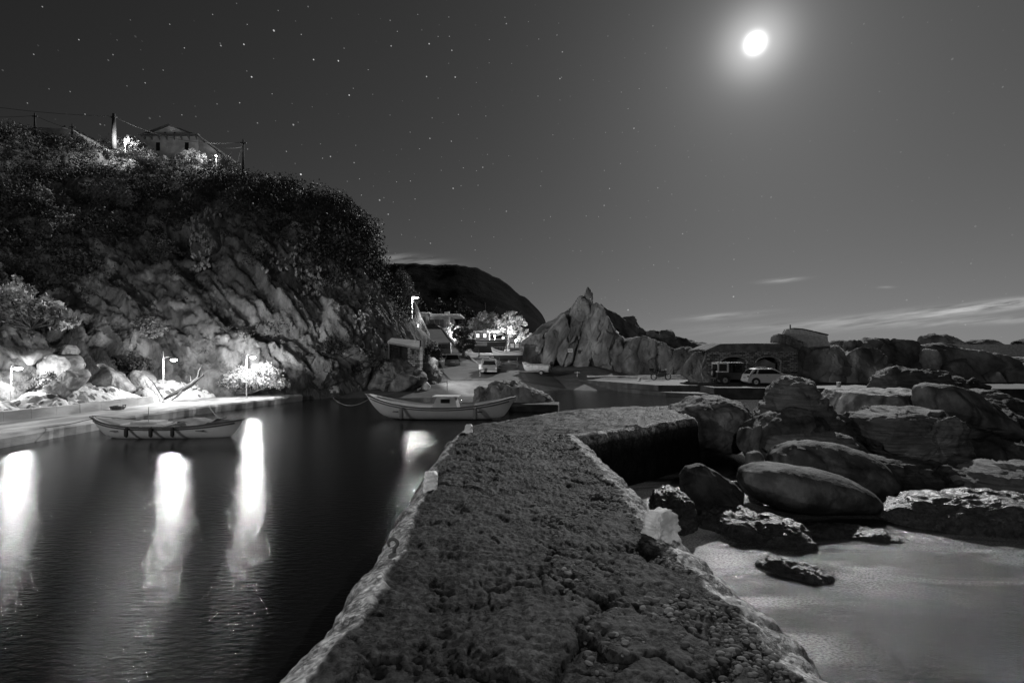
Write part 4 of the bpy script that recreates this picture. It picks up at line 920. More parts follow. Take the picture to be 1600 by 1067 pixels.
# wheelhouse boat on a cradle
Yb = 58; zb = float(ground_z(np.array(PX(795, Yb)), np.array(Yb)))
bt = make_boat('beached_boat', (PX(793, Yb), Yb, zb + 1.25), R(180), 3.6, 1.6, .5, 'white fishing boat with wheelhouse and mast standing on a cradle ashore', 'boats hauled out ashore', bow=.5, stern=.28, dr=.55, seats=0, hullm='boat2')
b = MB(); b.add([tuple(Vector(v) * 1) for v in []], [])
wh = MB(); wh.box(-1.35, -.25, -.48, .48, .42, .85); 
for (x, y) in [(-1.35, -.48), (-1.35, .42), (-.31, -.48), (-.31, .42), (-.83, -.48), (-.83, .42)]: wh.box(x, x + .06, y, y + .06, .85, 1.42)
wh.build('wheelhouse', M['boatd'], bt); MB().box(-1.45, -.15, -.56, .56, 1.42, 1.5).build('wheelhouse_roof', M['boatd'], bt)
for k in range(2): MB().box(-1.27 + k * .54, -.87 + k * .54, .44, .455, .9, 1.36).build('wheelhouse_window', M['white'], bt)  # white panes stand in for light reflected in the glass
MB().tube([(.15, 0, .3), (.12, 0, 5.1)], [.06, .03], 8).build('mast', M['wood'], bt, smooth=True)
MB().tube([(.12, -.5, 3.7), (.12, .5, 3.7)], .02, 6).build('yard', M['wood'], bt)
rl = MB()
for x in np.linspace(-.1, 1.5, 6): rl.tube([(x, .62 - abs(x) * .18, .6), (x, .62 - abs(x) * .18, .98)], .014, 5)
rl.tube([(-.1, .6, .98), (1.5, .35, .98)], .014, 5); rl.build('rail', M['metal'], bt)
cr_ = MB()
for x in (-1.1, .9):
    for y in (-.6, .6): cr_.tube([(x, y, -1.35), (x, y * .55, -.2)], .06, 6)
    cr_.box(x - .07, x + .07, -.7, .7, -1.3, -1.16)
cr_.box(-1.4, 1.3, -.07, .07, -.95, -.8); cr_.build('cradle', M['wood'], bt)
b = MB(); b.tube([(-1.85, 0, .1), (-1.95, 0, -.75)], .05, 6); b.build('rudder', M['boatd'], bt)
# dinghy on a road trailer
Yb = 54; zb = float(ground_z(np.array(PX(840, Yb)), np.array(Yb)))
bt = make_boat('beached_boat', (PX(838, Yb), Yb, zb + .52), R(172), 2.9, 1.3, .62, 'small white open dinghy with an outboard on a road trailer by the spire rock', 'boats hauled out ashore', bow=.25, stern=.0, tr=.8, dr=.16, seats=2, hullm='white')
b = MB()
for y in (-.35, .35): b.box(-1.3, 1.3, y - .03, y + .03, -.22, -.14)
b.tube([(1.3, .33, -.18), (2.2, 0, -.2)], .03, 6); b.tube([(1.3, -.33, -.18), (2.2, 0, -.2)], .03, 6); b.box(-.6, -.5, -.6, .6, -.24, -.18); b.build('trailer_frame', M['metal'], bt)
for y in (-.62, .62): wheel(bt, -.55, y, .24, .12, z=-.28)
b = MB(); b.box(-1.75, -1.45, -.15, .15, .45, .85); b.tube([(-1.6, 0, .45), (-1.62, 0, -.2)], .06, 6); b.build('outboard_motor', M['rubber'], bt, smooth=False)
# hull with striped topside beyond the dark tree
Yb = 70; zb = float(ground_z(np.array(PX(765, Yb)), np.array(Yb)))
bt = make_boat('beached_boat', (PX(762, Yb), Yb, zb + 1.25), R(184), 5.0, 1.9, 1.0, 'dark hulled boat with pale striped topside behind the fishing boat', 'boats hauled out ashore', bow=.3, stern=.15, tr=.7, dr=.7, seats=0, hullm='boatd', band='boatw')
b = MB(); b.box(.1, 2.1, .96, .99, .72, .80); b.box(.1, 2.1, .97, 1.0, .50, .60); b.box(.1, 2.1, .97, 1.0, .28, .36); b.build('topside_stripes', M['white'], bt)
cr_ = MB()
for x in (-1.4, 1.2):
    for y in (-.7, .7): cr_.tube([(x, y, -1.3), (x, y * .6, -.2)], .06, 6)
    cr_.box(x - .08, x + .08, -.75, .75, -1.2, -1.05)
cr_.box(-1.5, 1.3, -.07, .07, -1.15, -1.0)
cr_.build('cradle', M['wood'], bt)
# small tender on the ground in front of them
Yb = 60; zb = float(ground_z(np.array(PX(775, Yb)), np.array(Yb)))
bt = make_boat('tender', (PX(779, Yb), Yb, zb + .45), R(150), 2.6, 1.1, .35, 'little pale tender on a low trailer in front of the fishing boat', 'boats hauled out ashore', bow=.2, stern=.0, tr=.7, seats=1)
b = MB()
for y in (-.3, .3): b.box(-1.1, 1.2, y - .03, y + .03, -.18, -.12)
b.build('trailer_frame', M['metal'], bt)
for y in (-.5, .5): wheel(bt, -.3, y, .22, .1, z=-.23)

# ------------------------------------------------------------------ vehicles
def car(name, loc, rz, prof, W, belt, tum, side, paint, label, roofz, wheels, r=.29, front=None, rear=None, group=None, cat='car', rimm='metal', glassm='glass'):
    """prof: side profile (x,z) from rear to front; side: side window polygons; tum: inward lean of the glasshouse"""
    t = empty(name, loc, rz); tag(t, label, cat, group); n = len(prof)
    def yy(z, s): return s * (W / 2 - (tum * (z - belt) / (roofz - belt) if z > belt else (belt - z) * .05))
    b = MB(); V = [(x, yy(z, -1), z) for x, z in prof] + [(x, yy(z, 1), z) for x, z in prof]
    b.add(V, [tuple(range(n)), tuple(range(2 * n - 1, n - 1, -1))] + [(i, i + n, (i + 1) % n + n, (i + 1) % n) for i in range(n)])
    o = b.build('body', M[paint], t); mo = o.modifiers.new('bevel', 'BEVEL'); mo.width = .035; mo.segments = 2; mo.limit_method = 'ANGLE'; mo.angle_limit = R(25)
    for s in (-1, 1):
        for poly in side:
            g = MB(); g.add([(x, yy(z, s) + s * .006, z) for x, z in poly] + [(x, yy(z, s) - s * .02, z) for x, z in poly],
                            [tuple(range(len(poly))), tuple(range(2 * len(poly) - 1, len(poly) - 1, -1))] + [(i, i + len(poly), (i + 1) % len(poly) + len(poly), (i + 1) % len(poly)) for i in range(len(poly))])
            g.build('side_window', M[glassm], t)
    for (nm, q) in (('windscreen', front), ('rear_window', rear)):
        if not q: continue
        (xa, za), (xb, zb_) = q; w_a, w_b = W / 2 - .14, W / 2 - tum - .12; d = Vector((zb_ - za, 0, -(xb - xa))).normalized(); d = d * (.008 if (d.x > 0) == (nm == 'windscreen') else -.008)
        g = MB(); A = [Vector((xa, -w_a, za)), Vector((xa, w_a, za)), Vector((xb, w_b, zb_)), Vector((xb, -w_b, zb_))]
        g.add([p + d for p in A] + [p - d * 2 for p in A], [(0, 1, 2, 3), (7, 6, 5, 4), (0, 4, 5, 1), (1, 5, 6, 2), (2, 6, 7, 3), (3, 7, 4, 0)]); g.build(nm, M[glassm], t)
    for x in wheels:
        for y in (-W / 2 + .07, W / 2 - .07): wheel(t, x, y, r, .18, rimm=rimm)
        for s in (-1, 1): MB().tube([(x, s * (W / 2 - .02), r + .02), (x, s * (W / 2 + .004), r + .02)], r * 1.18, 20).build('wheel_arch', M['rubber'], t)
    return t
hp = [(.04, .32), (0, .52), (.03, .80), (.12, .90), (.48, 1.32), (.75, 1.38), (1.95, 1.38), (2.20, 1.32), (2.80, .95), (3.55, .78), (3.72, .60), (3.72, .34), (3.5, .22), (.2, .22)]
Yc = 42.0; zc = .804
t = car('parked_car', (PX(1163, Yc), Yc, zc), R(-4), hp, 1.6, .9, .16, [[(.36, .94), (.62, 1.27), (.76, 1.28), (.62, .94)], [(.76, .94), (.90, 1.29), (1.95, 1.29), (2.25, 1.18), (2.62, .95)]],
        'paintw', 'white hatchback parked before the right-hand stone arch', 1.38, (.62, 3.05), front=((2.80, .95), (2.20, 1.32)), rear=((.15, .94), (.46, 1.30)), group='vehicles parked by the harbour', rimm='white')
for s in (-1, 1): MB().box(-.004, .05, s * .72 - .09 * 1, s * .72 + .09, .66, .82).build('tail_light', M['boatd'], t)
for s in (-1, 1): MB().box(3.60, 3.735, s * .6 - .14, s * .6 + .14, .60, .72).build('headlight', M['glass'], t)
MB().box(-.03, .12, -.78, .78, .36, .52).build('rear_bumper', M['paintw'], t); MB().box(-.012, .0, -.26, .26, .58, .68).build('number_plate', M['whitewall'], t)
MB().box(1.45, 1.55, -.812, -.796, .80, .83).build('door_handle', M['rubber'], t)
MB().box(2.25, 2.35, -.92, -.80, .95, 1.05).build('wing_mirror', M['rubber'], t)
MB().box(.9, 1.7, -.4, .4, 1.385, 1.5).build('roof_box', M['rubber'], t)
# jeep with white hardtop
jp = [(.05, .42), (0, .5), (0, 1.02), (2.15, 1.02), (2.25, 1.05), (3.30, .98), (3.42, .9), (3.45, .45), (3.3, .38)]
Yc = 43.5
t = car('parked_jeep', (PX(1116.5, Yc), Yc, zc), R(-3), jp, 1.5, 1.5, .0, [], 'paintd', 'dark off-road vehicle with white framed hardtop and rear spare wheel', 2.0, (.62, 2.75), r=.36, group='vehicles parked by the harbour', cat='off-road vehicle')
b = MB()
for s in (-1, 1):
    y0, y1_ = (s * .74, s * .69) if s > 0 else (s * .74, s * .69)
    y0, y1_ = min(y0, y1_), max(y0, y1_)
    b.box(0, .9, y0, y1_, 1.02, 1.12); b.box(0, .12, y0, y1_, 1.12, 1.72); b.box(.78, .9, y0, y1_, 1.12, 1.72); b.box(0, .9, y0, y1_, 1.72, 1.80)
b.box(0, .06, -.69, .69, 1.02, 1.14); b.box(0, .06, -.69, .69, 1.70, 1.80)
b.build('hardtop', M['paintw'], t); MB().box(-.01, 2.05, -.75, .75, 1.803, 1.85).build('roof', M['paintw'], t)
b = MB()
for s in (-1, 1): b.box(2.02, 2.08, s * .72 - .03, s * .72 + .03, 1.03, 1.80); b.box(1.15, 1.2, s * .72 - .02, s * .72 + .02, 1.03, 1.80)
b.build('window_posts', M['paintd'], t)
b = MB(); b.box(.12, .78, -.72, -.71, 1.12, 1.72); b.box(.12, .78, .71, .72, 1.12, 1.72); b.build('side_window', M['glass'], t)
b = MB(); b.box(.02, .04, -.6, .6, 1.14, 1.70); b.build('rear_window', M['glass'], t); MB().box(2.03, 2.05, -.66, .66, 1.06, 1.76).build('windscreen', M['glass'], t)
o = MB().tube([(-.22, 0, .95), (-.04, 0, .95)], .36, 20).build('spare_wheel', M['rubber'], t); MB().tube([(-.235, 0, .95), (-.2, 0, .95)], .2, 16).build('rim', M['metal'], o)
MB().box(-.12, .02, -.7, .7, .45, .56).build('rear_bumper', M['darkmetal'], t)
# suv seen from behind on the road, van beyond it
sp_ = [(.05, .34), (0, .55), (.03, 1.0), (.25, 1.6), (.5, 1.68), (2.4, 1.66), (3.1, 1.1), (4.1, .98), (4.25, .8), (4.25, .4), (4.0, .28), (.2, .28)]
t = car('parked_car', (PX(707, 59), 59, 1.72), R(97), sp_, 1.78, 1.0, .2, [[(.4, 1.06), (.55, 1.5), (1.3, 1.52), (1.3, 1.06)], [(1.4, 1.06), (1.4, 1.52), (2.3, 1.5), (2.75, 1.1)]], 'paintg',
        'grey estate seen from behind, parked beside the cliff road', 1.68, (.8, 3.4), r=.34, front=((3.1, 1.1), (2.4, 1.62)), rear=((.06, 1.08), (.24, 1.56)), group='vehicles parked by the harbour')
MB().box(-.05, .1, -.85, .85, .42, .6).build('rear_bumper', M['paintd'], t); MB().box(-.02, .0, -.26, .26, .72, .84).build('number_plate', M['white'], t)
for s in (-1, 1): MB().box(-.01, .05, s * .78 - .08, s * .78 + .08, .85, 1.05).build('tail_light', M['boatd'], t); MB().tube([(.4, s * .62, 1.72), (2.2, s * .62, 1.72)], .02, 6).build('roof_rail', M['metal'], t)
vp = [(0, .4), (0, 1.9), (.15, 2.1), (3.0, 2.1), (3.8, 1.3), (4.4, 1.1), (4.4, .4), (4.1, .3), (.2, .3)]
t = car('parked_van', (PX(694, 66), 66, 2.85), R(95), vp, 1.8, 1.1, .1, [[(1.8, 1.2), (1.8, 1.8), (3.0, 1.75), (3.5, 1.25)]], 'paintd', 'dark van parked beyond the grey estate under the cliff', 2.1, (.9, 3.5), r=.33,
        front=((3.8, 1.3), (3.0, 2.0)), rear=((.0, 1.3), (.0, 1.85)), group='vehicles parked by the harbour', cat='van')
MB().box(-.05, .08, -.85, .85, .42, .58).build('rear_bumper', M['metal'], t)
# pickup seen from behind on the slipway
zq = float(ground_z(np.array(PX(765, 52)), np.array(52.)))
pk = [(.02, .45), (0, .6), (0, 1.02), (1.55, 1.02), (1.62, 1.55), (1.8, 1.62), (2.7, 1.62), (3.3, 1.1), (4.4, .98), (4.55, .8), (4.55, .45), (4.3, .36), (.2, .36)]
t = car('pickup_truck', (PX(764, 52), 52, zq), R(91), pk, 1.65, 1.02, .16, [[(1.8, 1.1), (1.85, 1.5), (2.6, 1.5), (2.95, 1.12)]], 'paintg', 'small pickup truck seen from behind in the middle of the slipway', 1.62, (.95, 3.6), r=.33,
        front=((3.3, 1.1), (2.7, 1.58)), rear=((1.56, 1.1), (1.61, 1.5)), group='vehicles parked by the harbour', cat='pickup truck')
MB().box(-.1, .0, -.8, .8, .42, .56).build('rear_bumper', M['metal'], t); 
for s in (-1, 1):
    MB().box(-.012, .05, s * .72 - .08, s * .72 + .08, .7, .9).build('tail_light', M['whitewall'], t)
    MB().tube([(.1, s * .76, 1.02), (.1, s * .70, 1.68), (1.5, s * .68, 1.70)], .03, 6).build('load_rack', M['metal'], t)
MB().tube([(.1, -.70, 1.68), (.1, .70, 1.68)], .03, 6).build('rack_bar', M['metal'], t)
# motorcycle
t = empty('motorcycle', (PX(1016.5, 51), 51, .804), R(-2)); tag(t, 'motorcycle with a top case parked against the low white wall', 'motorcycle')
for x in (.32, 1.72):
    b = MB(); n = 24; R0, r0 = .27, .055
    V = [((R0 + r0 * math.cos(c)) * math.cos(a) + x, r0 * math.sin(c), (R0 + r0 * math.cos(c)) * math.sin(a) + .325) for a in np.arange(n) / n * 2 * math.pi for c in np.arange(6) / 6 * 2 * math.pi]
    b.add(V, [(i * 6 + j, i * 6 + (j + 1) % 6, ((i + 1) % n) * 6 + (j + 1) % 6, ((i + 1) % n) * 6 + j) for i in range(n) for j in range(6)])
    o = b.build('wheel', M['rubber'], t, smooth=True); c = MB()
    V = [((.22 + .02 * math.cos(q)) * math.cos(a) + x, .03 * math.sin(q), (.22 + .02 * math.cos(q)) * math.sin(a) + .325) for a in np.arange(n) / n * 2 * math.pi for q in np.arange(6) / 6 * 2 * math.pi]
    c.add(V, [(i * 6 + j, i * 6 + (j + 1) % 6, ((i + 1) % n) * 6 + (j + 1) % 6, ((i + 1) % n) * 6 + j) for i in range(n) for j in range(6)])
    for a in range(5): c.tube([(x, 0, .325), (x + .21 * math.cos(a * 1.257), 0, .325 + .21 * math.sin(a * 1.257))], .018, 5)
    c.build('rim', M['white'], o)
b = MB(); b.prism([(.6, .4), (.7, .62), (1.0, .72), (1.45, .8), (1.5, .6), (1.3, .35), (.9, .28)], -.13, .13); b.build('engine', M['darkmetal'], t)
MB().prism([(.15, .78), (.2, .88), (.75, .84), (1.0, .80), (.95, .72), (.4, .72)], -.13, .13).build('seat', M['rubber'], t)
MB().prism([(.95, .78), (1.05, .95), (1.35, .98), (1.5, .85), (1.4, .75)], -.16, .16).build('fuel_tank', M['paintd'], t)
MB().box(-.12, .28, -.2, .2, .9, 1.2).build('top_case', M['rubber'], t)
b = MB(); 
for s in (-.09, .09): b.tube([(1.72, s, .325), (1.5, s, .98)], .025, 6)
b.build('fork', M['metal'], t); b = MB(); b.tube([(1.42, -.36, 1.02), (1.48, 0, 1.05), (1.42, .36, 1.02)], .02, 6); b.build('handlebar', M['metal'], t)
MB().tube([(1.52, 0, .88), (1.64, 0, .88)], [.06, .09], 10).build('headlight', M['whitewall'], t); MB().tube([(.3, -.15, .3), (.95, -.15, .28)], [.06, .04], 8).build('exhaust', M['metal'], t)

# ------------------------------------------------------------------ right shore details
b = MB(); A, B_ = Vector((PX(917, 53.6), 53.6, .9)), Vector((PX(1077, 52.2), 52.2, .79)); d = (B_ - A).normalized(); nn = Vector((d.y, -d.x, 0)) * -.18
k = 12; V = []
for i in range(k + 1):
    t_ = i / k; p = A + (B_ - A) * t_; h = .24 + .2 * t_ + random.uniform(-.015, .015); h *= (.35 if i == k else 1)
    V += [p - nn - Vector((0, 0, .5)), p - nn * .85 + Vector((0, 0, h)), p + nn * .85 + Vector((0, 0, h)), p + nn - Vector((0, 0, .5))]
b.add(V, [(i * 4 + j, i * 4 + (j + 1) % 4, i * 4 + 4 + (j + 1) % 4, i * 4 + 4 + j) for i in range(k) for j in range(4)] + [(0, 1, 2, 3), (k * 4 + 3, k * 4 + 2, k * 4 + 1, k * 4)])
tag(b.build('low_white_wall', M['white']), 'low white wall along the foot of the spire rock', 'wall')
def bucket(px, py, Y, h, r, label, zg):
    b = MB(); b.tube([(0, 0, 0), (0, 0, h), (0, 0, h + .001), (0, 0, h - .05)], [r * .85, r, r * .88, r * .86], 16)
    return tag(b.build('bollard', M['white'], loc=(PX(px, Y), Y, zg)), label, 'bollard', 'white painted bollards along the far quay')
bucket(1210, 607, 38.9, .42, .14, 'white bollard in front of the hatchback', .8)
bucket(1310.5, 608, 38.3, .44, .16, 'white bollard beside the big pale boulder', .8)
bucket(999, 594, 49, .32, .16, 'white bollard left of the motorcycle', .81)
for k, px in enumerate((1090, 1096, 1102, 1107)):
    stone('white_stone', [(px - 3.5, 592), (px - 3, 589), (px, 588), (px + 3, 589), (px + 3.4, 593), (px, 594)], 49 - k * .2, .22, mat_='rock', amp=.03, fs=3, seed=300 + k, tone=2.8, n=30, m=16,
          label=['leftmost of the four whitewashed stones in a row left of the jeep', 'second from the left of the four whitewashed stones by the jeep', 'third from the left of the four whitewashed stones by the jeep', 'whitewashed stone nearest the jeep in the row of four'][k], cat='stone', group='whitewashed stones edging the planting left of the jeep')
def sign(px, py, Y, w_, h_, label, zg=None, pole=False, rx=-.25):
    t = empty('sign', (PX(px, Y), Y, PZ(py, Y))); tag(t, label, 'sign')
    MB().box(-w_ / 2, w_ / 2, -.02, .02, -h_ / 2, h_ / 2).build('plate', M['white'], t)
    b = MB(); 
    if not pole:
        for r_i in range(2):
            x = -w_ * .38
            while x < w_ * .36:
                l = w_ * random.uniform(.06, .13); b.box(x, x + l, -.026, -.021, h_ * (.14 - .36 * r_i), h_ * (.30 - .36 * r_i)); x += l + w_ * .05
        b.build('faded_lettering', M['darkmetal'], t)
    else:
        MB().tube([(0, .03, -h_ / 2 - (PZ(py, Y) - h_ / 2 - zg)), (0, .03, h_ / 2)], .03, 6).build('post', M['metal'], t)
    return t
sign(891, 547.5, 58.6, .57, .46, 'small white sign fixed to the middle of the spire rock')
sign(1090, 559, 50.6, .24, .30, 'little white notice on the rock left of the stone building')
sign(750, 573, 51.0, .25, .5, 'white sign on a thin post left of the pickup truck', zq, True)
b = MB(); b.tube([(0, 0, 0), (0, 0, .62)], .035, 6); b.tube([(-.3, 0, .5), (.3, 0, .5)], .03, 6); b.tube([(0, 0, .1), (.12, 0, 0)], .02, 6)
tag(b.build('mooring_post', M['white'], loc=(PX(902, 54), 54, float(ground_z(np.array(PX(902, 54)), np.array(54.))) - .05)), 'white cross-shaped mooring post at the left end of the low white wall', 'mooring post')

# vaulted stone building with two arches
def arch_building():
    Y0 = 46.0; x0, x1 = PX(1104, Y0), PX(1246, Y0); z0, z1 = .78, PZ(549, Y0)
    t = empty('boathouse', ((x0 + x1) / 2, Y0, z0)); tag(t, 'low vaulted stone boathouse with two round arched openings behind the cars', 'building'); ox = (x0 + x1) / 2
    arches = [(PX(1127, Y0), PX(1167, Y0), PZ(567, Y0), PZ(558, Y0)), (PX(1182, Y0), PX(1220, Y0), PZ(567, Y0), PZ(558, Y0))]
    def zlow(x):
        for a, c, zs, zt in arches:
            if a < x < c:
                u = (x - (a + c) / 2) / ((c - a) / 2); return zs + (zt - zs) * math.sqrt(max(0, 1 - u * u))
        return z0
    xs = sorted(set(list(np.linspace(x0, x1, 60)) + [e + d for a, c, _, _ in arches for e in (a, c) for d in (-.001, .001)] + [a + (c - a) * i / 20 for a, c, _, _ in arches for i in range(21)]))
    b = MB(); th = .6
    for xa, xb in zip(xs[:-1], xs[1:]):
        za, zb_ = zlow(xa), zlow(xb); xa_, xb_ = xa - ox, xb - ox
        if abs(za - zb_) > .6 and xb - xa < .003: b.add([(xa_, 0, za - z0), (xa_, 0, zb_ - z0), (xa_, th, zb_ - z0), (xa_, th, za - z0)], [(0, 1, 2, 3)]); continue
        b.add([(xa_, 0, za - z0), (xb_, 0, zb_ - z0), (xb_, 0, z1 - z0), (xa_, 0, z1 - z0), (xa_, th, za - z0), (xb_, th, zb_ - z0), (xb_, th, z1 - z0), (xa_, th, z1 - z0)], [(0, 1, 2, 3), (7, 6, 5, 4), (0, 4, 5, 1), (3, 2, 6, 7)])
    b.build('front_wall', M['masonry'], t)
    hw = (x1 - x0) / 2; H = z1 - z0
    b = MB(); b.box(-hw, -hw + .4, th, 4.5, 0, H); b.build('side_wall', M['quay_dark'], t); b = MB(); b.box(hw - .4, hw, th, 4.5, 0, H); b.build('side_wall', M['quay_dark'], t); b = MB(); b.box(-hw + .4, hw - .4, 4.1, 4.5, 0, H); b.box(-.25, .25, th, 4.1, 0, H); b.build('inner_walls', M['whitewall'], t)
    n = 12; V = []; prof = [(-hw - .1, H), (-hw - .05, H + .12), (-hw + .9, H + .55), (-hw + 1.3, H + .68), (0, H + .72), (hw - 1.6, H + .70), (hw - .9, H + .5), (hw + .1, H + .05), (hw + .1, H)]
    r = MB(); P1 = [(x, -.06, z) for x, z in prof]; P2 = [(x * .97, 2.2, z + .15) for x, z in prof]; P3 = [(x, 4.6, z - .0) for x, z in prof]; k = len(prof)
    r.add(P1 + P2 + P3, [tuple(range(k)), tuple(range(3 * k - 1, 2 * k - 1, -1))] + [(j * k + i, j * k + (i + 1) % k, (j + 1) * k + (i + 1) % k, (j + 1) * k + i) for j in (0, 1) for i in range(k)])
    r.build('roof', M['ridgeflat'], t)
    for a, c, zs, zt in arches:
        pts = [((a + c) / 2 - ox + (c - a) / 2 * 1.06 * math.cos(q), -.02, zs - z0 + (zt - zs) * 1.12 * math.sin(q)) for q in np.linspace(0, math.pi, 18)]
        MB().tube(pts, .07, 6).build('arch_ring', M['concrete'], t)
    bx = PX(1201, Y0) - ox; MB().prism([(bx - 1.05, 0), (bx - 1.05, 1.7), (bx, 2.15), (bx + 1.05, 1.7), (bx + 1.05, 0)], .9, 1.0).build('door', M['whitewall'], t)
m, N, L, pb = nodes_mat('rough masonry'); M['masonry'] = m
tc = N.new('ShaderNodeTexCoord'); mp = N.new('ShaderNodeMapping'); mp.inputs['Rotation'].default_value = (R(90), 0, 0); L.new(tc.outputs['Object'], mp.inputs[0])
br = N.new('ShaderNodeTexBrick'); br.inputs['Scale'].default_value = 1; br.inputs['Brick Width'].default_value = .42; br.inputs['Row Height'].default_value = .17; br.inputs['Mortar Size'].default_value = .022
br.inputs['Color1'].default_value = g3(.09); br.inputs['Color2'].default_value = g3(.42); br.inputs['Mortar'].default_value = g3(.035); br.inputs['Mortar Smooth'].default_value = .3
nz = N.new('ShaderNodeTexNoise'); nz.inputs['Scale'].default_value = 5; mx = N.new('ShaderNodeMix'); mx.data_type = 'RGBA'; mx.blend_type = 'LINEAR_LIGHT'; mx.inputs[0].default_value = .07
L.new(mp.outputs[0], nz.inputs[0]); L.new(mp.outputs[0], mx.inputs[6]); L.new(nz.outputs['Color'], mx.inputs[7]); L.new(mx.outputs[2], br.inputs['Vector'])
L.new(br.outputs['Color'], pb.inputs['Base Color']); bp = N.new('ShaderNodeBump'); bp.inputs['Distance'].default_value = .08; bp.inputs['Strength'].default_value = 1; L.new(br.outputs['Fac'], bp.inputs['Height']); bp.invert = True
L.new(bp.outputs[0], pb.inputs['Normal']); pb.inputs['Roughness'].default_value = .9
M['ridgeflat'] = mat('mossy vault concrete', .10, .24, 1.5, .9, .7, 8, dist=.05, spots=.4, sscale=1.2)
arch_building()
# ruined whitewashed wall on the rock, long white wall
def poly_wall(name, pts, Y, th, mt, label, cap=None):
    xz = [(PX(a, Y), PZ(b_, Y)) for a, b_ in pts]; ox = xz[0][0]; oz = min(z for _, z in xz)
    t = MB().prism([(x - ox, z - oz) for x, z in xz], 0, th).build(name, mt, loc=(ox, Y, oz)); tag(t, label, 'wall')
    if cap:
        c = MB(); q = [(PX(a, Y) - ox, PZ(b_, Y) - oz) for a, b_ in cap]
        c.prism(q + [(x, z + .10) for x, z in q[::-1]], -.08, th + .08); c.build('coping', M['darkmetal'], t)
    return t
t = poly_wall('ruined_wall', [(1226, 520), (1230, 514), (1244, 513.5), (1266, 517), (1282, 522), (1293, 524), (1294, 533), (1302, 543), (1300, 556), (1262, 562), (1246, 548), (1240, 534), (1226, 530)], 49.4, .5, M['white'],
          'ruined white wall with a dark capping on top of the rock right of the boathouse', [(1240, 514), (1254, 515), (1268, 518), (1283, 521.5), (1294, 524)])
MB().tube([(PX(1236.5, 49.4) - PX(1226, 49.4), .2, 2.6), (PX(1236.5, 49.4) - PX(1226, 49.4), .2, 3.1)], .06, 6).build('post', M['darkmetal'], t)
t.children[-1].location.z = PZ(515, 49.4) - PZ(562, 49.4) - 2.62
poly_wall('long_white_wall', [(1446, 545), (1447, 539.5), (1490, 538.5), (1750, 537), (1750, 590), (1446, 570)], 56, .5, M['white'], 'long whitewashed wall running along the skyline at the right edge')

# ------------------------------------------------------------------ stone hut with flat roof under the cliff
t = empty('stone_hut', P(633, 575, 43.5)); tag(t, 'small open stone hut with a flat slab roof under the cliff', 'hut'); O = Vector(t.location)
def q3(a, b_, Y): return P(a, b_, Y) - O
b = MB(); A = [q3(605, 533.5, 43), q3(655, 543, 42.4), q3(656, 532, 45.6), q3(612, 528, 46)]
b.add([p for p in A] + [p - Vector((0, 0, .16)) for p in A], [(0, 1, 2, 3), (7, 6, 5, 4), (0, 4, 5, 1), (1, 5, 6, 2), (2, 6, 7, 3), (3, 7, 4, 0)]); b.build('roof', M['concrete'], t)
b = MB(); p = q3(637, 541, 42.6); b.box(p.x, p.x + 1.0, .0 - .9, .0 + .5, q3(0, 580, 42.5).z, p.z - .05); 
o = b.build('pillar', M['masonry'], t)
MB().box(q3(606, 0, 43).x, q3(608.5, 0, 43).x, -.5, -.3, q3(0, 572, 43).z, q3(0, 536, 43).z).build('post', M['concrete'], t)
b = MB(); b.box(q3(606, 0, 46).x, q3(660, 0, 46).x, 2.0, 2.3, q3(0, 590, 46).z, q3(0, 532, 46).z); b.build('back_wall', M['quay_dark'], t)
MB().box(.72, .95, -.93, -.905, -.05 + q3(0, 552, 43).z, .25 + q3(0, 552, 43).z).build('niche', M['rubber'], t)
FL = P(650, 533, 43.0); t = empty('floodlight', FL); tag(t, 'small added floodlight on the roof of the stone hut', 'floodlight')  # lamp added to light the spire rock and the far shore
MB().tube([(0, 0, -.15), (0, 0, 1.2)], .03, 6).build('stand', M['metal'], t); MB().box(-.06, .16, -.16, .16, 1.18, 1.42).build('housing', M['metal'], t); MB().box(.162, .18, -.13, .13, 1.21, 1.39).build('lens', M['lamp'], t)
sl = bpy.data.lights.new('floodlight beam', 'SPOT'); sl.energy = 4500; sl.spot_size = R(140); sl.spot_blend = .35; sl.shadow_soft_size = .12; so = bpy.data.objects.new('floodlight_beam', sl); col.objects.link(so); so.parent = t; so.location = (.5, -.1, 1.3)
so.rotation_euler = (P(980, 575, 50) - FL).to_track_quat('-Z', 'Y').to_euler()

